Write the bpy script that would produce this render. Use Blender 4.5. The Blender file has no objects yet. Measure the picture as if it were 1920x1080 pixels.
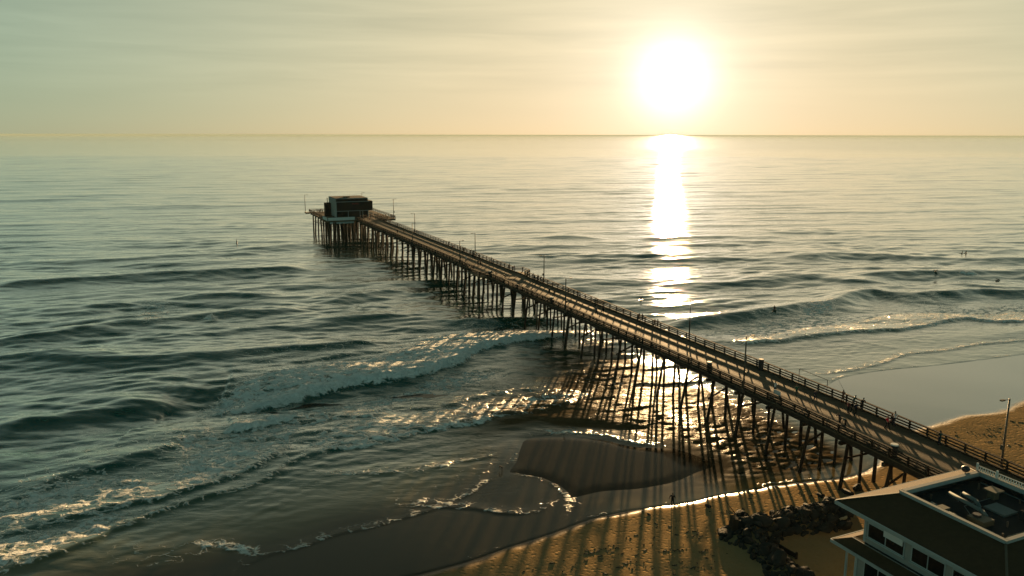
import bpy, bmesh, math, random
import numpy as np
from mathutils import Vector, Matrix

random.seed(7)
RNG = np.random.default_rng(11)
sc = bpy.context.scene
COL = sc.collection

# ------------------------------------------------------------------ camera
F_PX = 1480.0                      # focal length in photograph pixels (1920 wide)
PITCH = math.atan(287 / F_PX)
CAM_H = 40.0
cam = bpy.data.cameras.new('camera')
cam_ob = bpy.data.objects.new('camera', cam)
COL.objects.link(cam_ob)
sc.camera = cam_ob
cam.sensor_width = 36
cam.lens = 36 * F_PX / 1920
cam.clip_start = 0.5
cam.clip_end = 400000
cam_ob.location = (0, 0, CAM_H)
cam_ob.rotation_euler = (Matrix.Rotation(math.pi / 2 - PITCH, 3, 'X') @ Matrix.Rotation(math.radians(0.1), 3, 'Z')).to_euler()


def ray(x, y):
    a = (x - 960) / F_PX
    b = (y - 540) / F_PX
    return np.array([a, math.cos(PITCH) - b * math.sin(PITCH), -math.sin(PITCH) - b * math.cos(PITCH)])


def at(x, y, z=0.0):
    d = ray(x, y)
    return np.array([0, 0, CAM_H]) + d * ((z - CAM_H) / d[2])


# ------------------------------------------------------------------ world and sun
SUN = ray(1262, 145)
SUN = SUN / np.linalg.norm(SUN)
SUN_EL = math.asin(SUN[2])
SUN_AZ = math.atan2(SUN[0], SUN[1])

sc.view_settings.view_transform = 'Standard'
sc.view_settings.look = 'None'
sc.view_settings.gamma = 1
sc.view_settings.use_curve_mapping = False
sc.view_settings.exposure = 1.62
sc.cycles.use_denoising = True
sc.cycles.max_bounces = 6
sc.cycles.volume_bounces = 0
sc.cycles.sample_clamp_indirect = 6
sc.cycles.caustics_reflective = False

SKY_STRENGTH = 0.05
world = bpy.data.worlds.new('World')
sc.world = world
world.use_nodes = True


class NT:
    """small helper for writing node graphs"""
    def __init__(s, tree):
        s.t = tree
        s.N = tree.nodes
        s.L = tree.links

    def n(s, typ, **kw):
        nd = s.N.new(typ)
        for k, v in kw.items():
            setattr(nd, k, v)
        return nd

    def put(s, sock, v):
        if hasattr(v, 'is_output'):
            s.L.new(v, sock)
        else:
            if getattr(sock, 'type', '') == 'RGBA' and isinstance(v, (tuple, list)) and len(v) == 3:
                v = (*v, 1)
            if getattr(sock, 'type', '') == 'VECTOR' and isinstance(v, (int, float)):
                v = (v, v, v)
            sock.default_value = v

    def m(s, op, a, b=None, c=None, clamp=False):
        nd = s.n('ShaderNodeMath', operation=op, use_clamp=clamp)
        for i, v in enumerate((a, b, c)):
            if v is not None:
                s.put(nd.inputs[i], v)
        return nd.outputs[0]

    def vm(s, op, a, b=None, out=0):
        nd = s.n('ShaderNodeVectorMath', operation=op)
        s.put(nd.inputs[0], a)
        if b is not None:
            s.put(nd.inputs[1], b)
        return nd.outputs[out]

    def mix(s, f, a, b, blend='MIX'):
        nd = s.n('ShaderNodeMix', data_type='RGBA', blend_type=blend)
        s.put(nd.inputs[0], f)
        s.put(nd.inputs[6], a)
        s.put(nd.inputs[7], b)
        return nd.outputs[2]

    def scale(s, col, f):
        return s.vm('MULTIPLY', col, f)

    def smooth(s, v, lo, hi, a=0.0, b=1.0):
        nd = s.n('ShaderNodeMapRange', interpolation_type='SMOOTHSTEP')
        for i, q in enumerate((v, lo, hi, a, b)):
            s.put(nd.inputs[i], q)
        return nd.outputs[0]

    def noise(s, vec, scale, detail=2.0, rough=0.5, dist=0.0, out=0):
        nd = s.n('ShaderNodeTexNoise')
        s.put(nd.inputs['Vector'], vec)
        nd.inputs['Scale'].default_value = scale
        nd.inputs['Detail'].default_value = detail
        nd.inputs['Roughness'].default_value = rough
        nd.inputs['Distortion'].default_value = dist
        return nd.outputs[out]

    def comb(s, x, y, z):
        nd = s.n('ShaderNodeCombineXYZ')
        for i, q in enumerate((x, y, z)):
            s.put(nd.inputs[i], q)
        return nd.outputs[0]

    def sep(s, v):
        nd = s.n('ShaderNodeSeparateXYZ')
        s.put(nd.inputs[0], v)
        return nd.outputs

    def mapping(s, vec, rot=(0, 0, 0), scale=(1, 1, 1)):
        nd = s.n('ShaderNodeMapping')
        s.put(nd.inputs[0], vec)
        nd.inputs['Rotation'].default_value = rot
        nd.inputs['Scale'].default_value = scale
        return nd.outputs[0]

    def attr(s, name):
        return s.n('ShaderNodeAttribute', attribute_name=name).outputs['Fac']


def build_world():
    g = NT(world.node_tree)
    bg = g.N['Background']
    sky = g.n('ShaderNodeTexSky', sky_type='NISHITA', sun_disc=False)
    sky.sun_elevation = SUN_EL
    sky.sun_rotation = SUN_AZ
    sky.dust_density = 2.0
    sky.ozone_density = 1.0
    hs = g.n('ShaderNodeHueSaturation')
    g.L.new(sky.outputs[0], hs.inputs['Color'])
    hs.inputs['Saturation'].default_value = 0.75
    soft = g.vm('DIVIDE', hs.outputs[0], g.vm('ADD', g.scale(hs.outputs[0], (0.35, 0.35, 0.35)), (1, 1, 1)))
    nish = g.scale(soft, (0.11, 0.32, 0.29))
    d = g.n('ShaderNodeTexCoord').outputs['Generated']
    x, y, z = g.sep(d)
    el = g.m('ARCSINE', g.m('MINIMUM', g.m('MAXIMUM', z, -1.0), 1.0))      # radians
    elp = g.m('MAXIMUM', el, 0.0)
    cosang = g.vm('DOT_PRODUCT', d, tuple(SUN), out=1)
    th = g.m('ARCCOSINE', g.m('MINIMUM', g.m('MAXIMUM', cosang, -1.0), 1.0))
    # thin marine haze and cirrus veil lit from behind by the low sun
    def gauss(sig):
        q = g.m('DIVIDE', th, math.radians(sig))
        return g.m('EXPONENT', g.m('MULTIPLY', g.m('MULTIPLY', q, q), -1.0))
    ee = g.m('MULTIPLY', elp, 1.0 / math.radians(36.0))
    veil_fall = g.m('EXPONENT', g.m('MULTIPLY', g.m('MULTIPLY', ee, ee), -1.0))
    g60 = gauss(60.0)
    away = g.m('ADD', 0.72, g.m('MULTIPLY', g60, 0.28))
    band = g.m('EXPONENT', g.m('MULTIPLY', elp, -1.0 / math.radians(4.5)))
    wide = gauss(31.0)
    mid = gauss(6.6)
    core = gauss(2.5)
    streak = g.noise(g.mapping(d, rot=(0.0, 0.05, 0.5), scale=(2.2, 2.2, 34.0)), 1.6, 4.0, 0.55, 0.6)
    streak2 = g.noise(g.mapping(d, rot=(0.12, 0.0, 0.2), scale=(1.2, 3.0, 16.0)), 1.3, 3.0, 0.5, 0.9)
    amt = g.m('MULTIPLY', g.smooth(el, 0.01, 0.09), 0.36)
    st = g.m('ADD', 1.0, g.m('MULTIPLY', amt, g.m('SUBTRACT', g.m('ADD', streak, streak2), 1.0)))
    haze = g.mix(g60, (0.225, 0.400, 0.345), (0.345, 0.378, 0.262))
    wcol = g.scale(g.comb(0.46, 0.238, 0.125), wide)
    mcol = g.scale(g.comb(0.26, 0.25, 0.23), mid)
    veil = g.vm('ADD', haze, wcol)
    veil = g.scale(g.scale(veil, veil_fall), away)
    veil = g.vm('MULTIPLY', veil, st)
    btint = g.mix(band, (1, 1, 1), (1.24, 1.03, 0.86))
    veil = g.vm('MULTIPLY', veil, btint)
    veil = g.vm('ADD', veil, mcol)
    veil = g.vm('ADD', veil, g.scale(g.comb(0.85, 0.83, 0.78), core))
    veil = g.scale(veil, 0.325 / SKY_STRENGTH)
    tot = g.vm('ADD', nish, veil)
    g.L.new(tot, bg.inputs['Color'])
    bg.inputs['Strength'].default_value = SKY_STRENGTH


build_world()

sun_l = bpy.data.lights.new('sun', 'SUN')
sun_l.energy = 5.0
sun_l.angle = math.radians(0.55)
sun_l.color = (1.0, 0.64, 0.30)
sun_ob = bpy.data.objects.new('sun', sun_l)
COL.objects.link(sun_ob)
sun_ob.rotation_euler = Vector(SUN).to_track_quat('Z', 'Y').to_euler()
sun_ob.location = (60, 300, 80)

# ------------------------------------------------------------------ scene frames and helpers
O2 = np.array([47.0, 75.0])
TH = math.radians(-24.0)
DU = np.array([math.sin(TH), math.cos(TH)])          # seaward along the pier
DV = np.array([DU[1], -DU[0]])                       # along the coast, to the right
_VCU = [-80, -40, -2, 8, 20, 38, 68, 105, 153, 212, 250, 300]
_VCV = [-6.2, -4.2, -2.2, -1.55, -0.95, -0.6, -0.75, -0.8, -0.75, -1.3, -1.6, -1.9]


def vc(u):
    return float(np.interp(u, _VCU, _VCV))


def zdeck(u):
    return 7.0 + 1.3 * u / 235.0


def PV(u, v, z, centred=True):
    q = O2 + DU * u + DV * (v + (vc(u) if centred else 0.0))
    return np.array([q[0], q[1], z])


def to_uv(x, y):
    dx, dy = x - O2[0], y - O2[1]
    return dx * DU[0] + dy * DU[1], dx * DV[0] + dy * DV[1]


def _hash(ix, iy, seed):
    h = (ix.astype(np.int64) * 374761393 + iy.astype(np.int64) * 668265263 + seed * 974634211) & 0x7fffffff
    h = ((h ^ (h >> 13)) * 1274126177) & 0x7fffffff
    h = h ^ (h >> 16)
    return (h & 0xffff) / 65535.0


def vnoise(x, y, seed=0):
    x = np.asarray(x, float)
    y = np.asarray(y, float)
    ix, iy = np.floor(x), np.floor(y)
    fx, fy = x - ix, y - iy
    fx = fx * fx * fx * (fx * (fx * 6 - 15) + 10)
    fy = fy * fy * fy * (fy * (fy * 6 - 15) + 10)
    a = _hash(ix, iy, seed)
    b = _hash(ix + 1, iy, seed)
    c = _hash(ix, iy + 1, seed)
    d = _hash(ix + 1, iy + 1, seed)
    return (a * (1 - fx) + b * fx) * (1 - fy) + (c * (1 - fx) + d * fx) * fy - 0.5


def sstep(x, a, b):
    t = np.clip((x - a) / (b - a), 0, 1)
    return t * t * (3 - 2 * t)


def catmull(P, n=5, closed=False):
    P = np.asarray(P, float)
    if closed:
        Q = np.vstack([P[-1], P, P[0], P[1]])
    else:
        Q = np.vstack([2 * P[0] - P[1], P, 2 * P[-1] - P[-2]])
    out = []
    for i in range(1, len(Q) - 2):
        p0, p1, p2, p3 = Q[i - 1], Q[i], Q[i + 1], Q[i + 2]
        for t in np.linspace(0, 1, n, endpoint=False):
            out.append(0.5 * ((2 * p1) + (-p0 + p2) * t + (2 * p0 - 5 * p1 + 4 * p2 - p3) * t * t + (-p0 + 3 * p1 - 3 * p2 + p3) * t ** 3))
    if not closed:
        out.append(Q[-2])
    return np.array(out)


def px_line(pts, z=0.0, n=5, closed=False):
    return catmull([at(x, y, z)[:2] for x, y in pts], n, closed)


def polydist(x, y, line):
    """distance, side (+ = left of the travel direction), position 0..1 along, end overshoot"""
    best = np.full(x.shape, 1e18)
    side = np.zeros(x.shape)
    par = np.zeros(x.shape)
    seg = np.hypot(*(line[1:] - line[:-1]).T)
    cum = np.concatenate([[0], np.cumsum(seg)])
    for i in range(len(line) - 1):
        a, b = line[i], line[i + 1]
        d = b - a
        ll = d @ d + 1e-12
        t = np.clip(((x - a[0]) * d[0] + (y - a[1]) * d[1]) / ll, 0, 1)
        px, py = x - (a[0] + t * d[0]), y - (a[1] + t * d[1])
        dd = px * px + py * py
        s = d[0] * (y - a[1]) - d[1] * (x - a[0])
        m = dd < best
        best = np.where(m, dd, best)
        side = np.where(m, s, side)
        par = np.where(m, (cum[i] + t * seg[i]), par)
    return np.sqrt(best), np.where(side >= 0, 1.0, -1.0), par / cum[-1], cum[-1]


def polysd(x, y, poly):
    """signed distance to a closed polygon, + inside"""
    line = np.vstack([poly, poly[:1]])
    d, _, _, _ = polydist(x, y, line)
    ins = np.zeros(x.shape, bool)
    for i in range(len(poly)):
        x0, y0 = poly[i]
        x1, y1 = poly[(i + 1) % len(poly)]
        if y0 == y1:
            continue
        c = ((y0 > y) != (y1 > y)) & (x < (x1 - x0) * (y - y0) / (y1 - y0) + x0)
        ins ^= c
    return np.where(ins, d, -d)


# ------------------------------------------------------------------ shore lines (traced on the ground plane)
SHORE = px_line([(-400, 1400), (100, 1290), (520, 1150), (700, 1095), (800, 1072), (880, 1050), (960, 1022), (1030, 1000), (1100, 974), (1168, 958), (1240, 947),
                 (1300, 938), (1350, 926), (1400, 918), (1450, 908), (1520, 900), (1580, 893), (1622, 880), (1636, 864), (1622, 842),
                 (1590, 815), (1555, 775), (1536, 738), (1560, 714), (1597, 702), (1663, 692), (1747, 684), (1830, 674), (1920, 662), (2060, 640), (2400, 590)], 0.1, 5)
WETDRY = px_line([(-400, 1420), (100, 1305), (520, 1162), (700, 1106), (800, 1082), (880, 1060), (960, 1030), (1030, 1006), (1100, 980), (1168, 963), (1240, 951), (1300, 942),
                  (1350, 930), (1400, 922), (1450, 912), (1520, 904), (1580, 897), (1626, 884), (1660, 850), (1700, 812), (1767, 790), (1800, 781),
                  (1850, 774), (1883, 767), (1925, 748), (2060, 715), (2400, 640)], 0.2, 5)
PATCH = px_line([(983, 817), (1050, 813), (1133, 819), (1180, 831), (1225, 835), (1262, 836), (1300, 848), (1345, 870), (1310, 887), (1267, 905),
                 (1200, 918), (1133, 923), (1085, 934), (1063, 940), (1062, 928), (1047, 914), (1015, 898), (975, 890), (948, 884), (960, 862), (966, 838)], 0.1, 4, True)
PATCH2 = px_line([(640, 1003), (560, 1027), (500, 1043), (440, 1072), (400, 1140), (520, 1120), (640, 1075), (800, 1035), (880, 1012), (840, 985), (760, 985)], 0.1, 4, True)
ROCK_L = [(1350, 1005), (1385, 965), (1420, 968), (1470, 955), (1515, 944), (1570, 934), (1600, 950), (1590, 985), (1540, 1000), (1480, 1004), (1460, 1035), (1510, 1075), (1515, 1100), (1450, 1100), (1415, 1050), (1385, 1025)]
MOUND = px_line(ROCK_L, 1.2, 3, True)


def terrain(x, y):
    x = np.asarray(x, float)
    y = np.asarray(y, float)
    d, s, _, _ = polydist(x, y, SHORE)
    sd = d * s                                   # + seaward
    u, v = to_uv(x, y)
    left = 1 - sstep(v, -2, 6)
    land = np.maximum(-sd, 0)
    sea = np.maximum(sd, 0)
    z = 0.10 - 0.012 * np.minimum(sea, 30) - 0.035 * np.maximum(sea - 30, 0)
    z = np.maximum(z, -6.0)
    z = z + left * (0.30 * sstep(land, 0.0, 1.9) + 0.048 * np.maximum(land - 1.5, 0))
    d2, s2, _, _ = polydist(x, y, WETDRY)
    dry = np.maximum(-d2 * s2, 0)
    z = z + (1 - left) * (0.010 * land + 0.018 * np.minimum(dry, 30) + 0.0 * dry)
    z = np.minimum(z, 2.1 + 0.0 * z)
    dryw = sstep(-d2 * s2, 0.3, 4.0)
    z = z + dryw * (0.08 * vnoise(x / 5, y / 5, 3) + 0.035 * vnoise(x / 1.9, y / 1.9, 4) + 0.02 * vnoise(x / 0.8, y / 0.8, 5))
    return z, sd, -d2 * s2


def tz1(x, y):
    z, _, _ = terrain(np.array([x]), np.array([y]))
    z = float(z[0])
    sdm = float(polysd(np.array([x]), np.array([y]), MOUND)[0])
    return z + 1.5 * float(sstep(np.array([sdm]), -1.0, 3.5)[0])


def on_ground(px, py):
    z = 0.3
    for _ in range(8):
        p = at(px, py, z)
        z = tz1(p[0], p[1])
    return np.array([p[0], p[1], z])


def np_grid_mesh(name, X, Y, Z, keep=None, attrs=None):
    nr, nc = X.shape
    co = np.stack([X, Y, Z], -1).reshape(-1, 3).astype(np.float32)
    i = np.arange(nr * nc).reshape(nr, nc)
    q = np.stack([i[:-1, :-1], i[:-1, 1:], i[1:, 1:], i[1:, :-1]], -1).reshape(-1, 4)
    if keep is not None:
        k = keep[:-1, :-1] | keep[:-1, 1:] | keep[1:, 1:] | keep[1:, :-1]
        q = q[k.reshape(-1)]
    used = np.zeros(len(co), bool)
    used[q.reshape(-1)] = True
    remap = np.cumsum(used) - 1
    co = co[used]
    q = remap[q]
    me = bpy.data.meshes.new(name)
    me.vertices.add(len(co))
    me.vertices.foreach_set('co', co.reshape(-1))
    me.loops.add(q.size)
    me.loops.foreach_set('vertex_index', q.reshape(-1).astype(np.int32))
    me.polygons.add(len(q))
    me.polygons.foreach_set('loop_start', (np.arange(len(q)) * 4).astype(np.int32))
    me.polygons.foreach_set('use_smooth', np.ones(len(q), bool))
    for k, a in (attrs or {}).items():
        at_ = me.attributes.new(k, 'FLOAT', 'POINT')
        at_.data.foreach_set('value', a.reshape(-1)[used].astype(np.float32))
    me.update(calc_edges=True)
    return me


# ------------------------------------------------------------------ materials
def new_mat(name):
    m = bpy.data.materials.new(name)
    m.use_nodes = True
    g = NT(m.node_tree)
    return m, g, g.N['Principled BSDF']


def simple_mat(name, col, rough=0.6, metal=0.0, var=0.25, nscale=1.5, stretch=(1, 1, 1), bump=0.0, bscale=8.0, spec=0.5):
    m, g, b = new_mat(name)
    tc = g.n('ShaderNodeTexCoord').outputs['Object']
    geo = g.n('ShaderNodeNewGeometry').outputs['Position']
    v = g.mapping(geo, scale=stretch)
    n1 = g.noise(v, nscale, 4.0, 0.6)
    oi = g.n('ShaderNodeObjectInfo').outputs['Random']
    f = g.m('ADD', 1.0 - var * 0.75, g.m('MULTIPLY', g.m('ADD', g.m('MULTIPLY', n1, 0.7), g.m('MULTIPLY', oi, 0.3)), var * 1.5))
    g.L.new(g.scale(g.comb(*col), g.comb(f, f, f)), b.inputs['Base Color'])
    b.inputs['Roughness'].default_value = rough
    b.inputs['Metallic'].default_value = metal
    b.inputs['Specular IOR Level'].default_value = spec
    if bump > 0:
        bp = g.n('ShaderNodeBump')
        bp.inputs['Distance'].default_value = bump
        g.L.new(g.noise(v, bscale, 3.0, 0.6), bp.inputs['Height'])
        g.L.new(bp.outputs[0], b.inputs['Normal'])
    return m


def water_material():
    m, g, b = new_mat('sea_water')
    pos = g.n('ShaderNodeNewGeometry').outputs['Position']
    foam = g.attr('foam')
    shal = g.attr('shallow')
    rip = g.attr('ripple')
    thin = g.attr('thin')
    # colour
    deep = g.mix(g.noise(pos, 0.03, 2.0), (0.006, 0.066, 0.046), (0.012, 0.080, 0.054))
    col = g.mix(shal, deep, (0.170, 0.125, 0.052))
    col = g.mix(thin, col, (0.034, 0.027, 0.015))
    g.L.new(col, b.inputs['Base Color'])
    g.put(b.inputs['Roughness'], g.attr('chop'))
    g.put(b.inputs['IOR'], g.m('SUBTRACT', g.m('SUBTRACT', 1.65, g.m('MULTIPLY', shal, 0.25)), g.m('MULTIPLY', thin, 0.12)))
    g.put(b.inputs['Coat Weight'], g.m('SUBTRACT', 1.0, shal))
    b.inputs['Coat IOR'].default_value = 1.5
    g.put(b.inputs['Coat Roughness'], g.attr('chop'))
    gl = g.attr('glint')
    # ripples: wind chop running with the swell, real heights in metres
    w = g.mapping(pos, rot=(0, 0, math.radians(-12)), scale=(0.42, 1.0, 1.0))
    w2 = g.mapping(pos, rot=(0, 0, math.radians(14)), scale=(0.5, 1.0, 1.0))
    big = g.m('MULTIPLY', g.noise(w, 0.075, 3.0, 0.55, 0.3), 0.20)
    med = g.m('MULTIPLY', g.noise(w2, 0.42, 3.0, 0.55, 0.4), 0.150)
    mid = g.m('MULTIPLY', g.noise(w2, 0.19, 3.0, 0.6, 0.5), 0.20)
    big = g.m('ADD', big, mid)
    sml = g.m('MULTIPLY', g.noise(w, 1.15, 4.0, 0.65, 0.3), 0.055)
    rr = g.m('MULTIPLY', rip, 1.0)
    h = g.m('ADD', g.m('MULTIPLY', g.m('ADD', big, med), g.m('SUBTRACT', 1.0, shal)), g.m('MULTIPLY', sml, rr))
    # foam: lacy webs that thicken to solid white as the density rises
    wq = g.n('ShaderNodeTexNoise')
    wq.inputs['Scale'].default_value = 0.55
    wq.inputs['Detail'].default_value = 3.0
    g.L.new(pos, wq.inputs['Vector'])
    warp = g.vm('ADD', g.mapping(pos, rot=(0, 0, math.radians(-22)), scale=(0.62, 1.0, 1.0)), g.scale(g.vm('SUBTRACT', wq.outputs['Color'], (0.5, 0.5, 0.5)), (2.6, 2.6, 0)))
    def lace(sc_, k):
        vo = g.n('ShaderNodeTexVoronoi', feature='DISTANCE_TO_EDGE', voronoi_dimensions='2D')
        vo.inputs['Scale'].default_value = sc_
        g.L.new(warp, vo.inputs['Vector'])
        return g.m('SUBTRACT', 1.0, g.m('MULTIPLY', vo.outputs['Distance'], k, clamp=True), clamp=True)
    l1 = lace(0.55, 3.2)
    l2 = lace(1.5, 2.6)
    nz = g.noise(warp, 0.5, 5.0, 0.65)
    nz2 = g.noise(warp, 2.6, 4.0, 0.7)
    pat = g.m('ADD', g.m('ADD', g.m('MULTIPLY', l1, 0.34), g.m('MULTIPLY', l2, 0.27)), g.m('ADD', g.m('MULTIPLY', nz, 0.26), g.m('MULTIPLY', nz2, 0.32)))
    thr = g.m('SUBTRACT', 1.04, g.m('MULTIPLY', foam, 0.92))
    mask = g.smooth(pat, g.m('SUBTRACT', thr, 0.14), g.m('ADD', thr, 0.20))
    mask = g.m('MULTIPLY', mask, g.smooth(foam, 0.01, 0.12))
    h2 = g.m('ADD', h, g.m('MULTIPLY', g.m('MULTIPLY', mask, nz2), 0.30))
    bp = g.n('ShaderNodeBump')
    bp.inputs['Distance'].default_value = 1.0
    bp.inputs['Strength'].default_value = 1.0
    g.L.new(h2, bp.inputs['Height'])
    g.L.new(bp.outputs[0], b.inputs['Normal'])
    g.L.new(bp.outputs[0], b.inputs['Coat Normal'])
    fo = g.n('ShaderNodeBsdfPrincipled')
    g.put(fo.inputs['Base Color'], g.mix(g.smooth(nz2, 0.35, 0.65), (0.60, 0.62, 0.60), (0.95, 0.95, 0.93)))
    fo.inputs['Roughness'].default_value = 0.75
    g.L.new(bp.outputs[0], fo.inputs['Normal'])
    # matte brown painted over the sun glare by the pier; noise leaves sparkles
    glare_matte = g.n('ShaderNodeBsdfDiffuse')
    glare_matte.inputs['Color'].default_value = (0.075, 0.050, 0.022, 1)
    g.L.new(bp.outputs[0], glare_matte.inputs['Normal'])
    spark = g.smooth(g.noise(g.mapping(pos, rot=(0, 0, math.radians(-14)), scale=(0.5, 1.3, 1)), 1.3, 3.0, 0.65), 0.50, 0.72)
    wx = g.n('ShaderNodeMixShader')
    g.L.new(g.m('MULTIPLY', g.m('MULTIPLY', gl, 1.7, clamp=True), g.m('SUBTRACT', 0.976, g.m('MULTIPLY', spark, 0.060)), clamp=True), wx.inputs[0])
    g.L.new(b.outputs[0], wx.inputs[1])
    g.L.new(glare_matte.outputs[0], wx.inputs[2])
    mx = g.n('ShaderNodeMixShader')
    g.L.new(mask, mx.inputs[0])
    g.L.new(wx.outputs[0], mx.inputs[1])
    g.L.new(fo.outputs[0], mx.inputs[2])
    g.L.new(mx.outputs[0], g.N['Material Output'].inputs['Surface'])
    return m


def sand_material():
    m, g, b = new_mat('beach_sand')
    pos = g.n('ShaderNodeNewGeometry').outputs['Position']
    wet = g.attr('wet')
    sheen = g.attr('sheen')
    n1 = g.noise(pos, 0.35, 5.0, 0.6)
    n2 = g.noise(pos, 3.5, 4.0, 0.65)
    n3 = g.noise(pos, 30.0, 2.0, 0.6)
    dry = g.mix(n1, (0.25, 0.168, 0.082), (0.33, 0.226, 0.112))
    dry = g.mix(g.m('MULTIPLY', g.smooth(n2, 0.5, 0.75), 0.35), dry, (0.20, 0.115, 0.045))
    spk = g.smooth(n3, 0.66, 0.72)
    dry = g.mix(g.m('MULTIPLY', spk, 0.5), dry, (0.08, 0.06, 0.04))
    wt = g.mix(n1, (0.020, 0.016, 0.009), (0.032, 0.025, 0.015))
    g.L.new(g.mix(wet, dry, wt), b.inputs['Base Color'])
    g.put(b.inputs['Roughness'], g.m('SUBTRACT', 0.92, g.m('MULTIPLY', wet, 0.86)))
    g.put(b.inputs['Coat Weight'], g.m('MULTIPLY', wet, sheen))
    b.inputs['Coat IOR'].default_value = 1.5
    b.inputs['Coat Roughness'].default_value = 0.06
    g.put(b.inputs['Specular IOR Level'], g.m('MULTIPLY', wet, g.m('ADD', 0.04, g.m('MULTIPLY', sheen, 1.7))))
    vo = g.n('ShaderNodeTexVoronoi')
    vo.inputs['Scale'].default_value = 1.7
    g.L.new(pos, vo.inputs['Vector'])
    foot = g.m('MULTIPLY', g.smooth(vo.outputs['Distance'], 0.05, 0.45), 0.05)
    h = g.m('ADD', foot, g.m('ADD', g.m('MULTIPLY', n2, 0.06), g.m('MULTIPLY', n1, 0.06)))
    h = g.m('MULTIPLY', h, g.m('SUBTRACT', 1.0, g.m('MULTIPLY', wet, 0.985)))
    bp = g.n('ShaderNodeBump')
    bp.inputs['Distance'].default_value = 1.0
    g.L.new(h, bp.inputs['Height'])
    g.L.new(bp.outputs[0], b.inputs['Normal'])
    return m


M = {}
M['water'] = water_material()
M['sand'] = sand_material()

# ------------------------------------------------------------------ the beach
def build_beach():
    xs = np.concatenate([np.arange(-700, -90, 12.0), np.arange(-90, 150, 0.5), np.arange(150, 700, 12.0)])
    ys = np.concatenate([np.arange(-600, 20, 12.0), np.arange(20, 200, 0.5), np.arange(200, 260, 6.0)])
    X, Y = np.meshgrid(xs, ys)
    Z, sd, dryd = terrain(X.ravel(), Y.ravel())
    Z, sd, dryd = (a.reshape(X.shape) for a in (Z, sd, dryd))
    near = (X > -30) & (X < 50) & (Y > 55) & (Y < 130)
    sp = np.full(X.shape, -9.0)
    sp[near] = polysd(X[near], Y[near], PATCH)
    near2 = (X > -60) & (X < 20) & (Y > 40) & (Y < 90)
    sp2 = np.full(X.shape, -9.0)
    sp2[near2] = polysd(X[near2], Y[near2], PATCH2)
    Z = Z + 0.13 * sstep(sp, -0.6, 2.2)
    sm = np.full(X.shape, -9.0)
    nm = (X > 0) & (X < 60) & (Y > 40) & (Y < 90)
    sm[nm] = polysd(X[nm], Y[nm], MOUND)
    Z = Z + 1.5 * sstep(sm, -1.0, 3.5)
    wet = 1 - sstep(dryd + 0.7 * vnoise(X / 1.5, Y / 1.5, 9), -0.5, 1.0)
    me = np_grid_mesh('beach', X, Y, Z, None, {'wet': wet, 'sheen': sstep(to_uv(X, Y)[1], 0, 8)})
    o = bpy.data.objects.new('beach', me)
    me.materials.append(M['sand'])
    COL.objects.link(o)
    o['kind'] = 'structure'
    o['label'] = 'tan beach sand, dark and wet towards the water'


build_beach()

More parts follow.
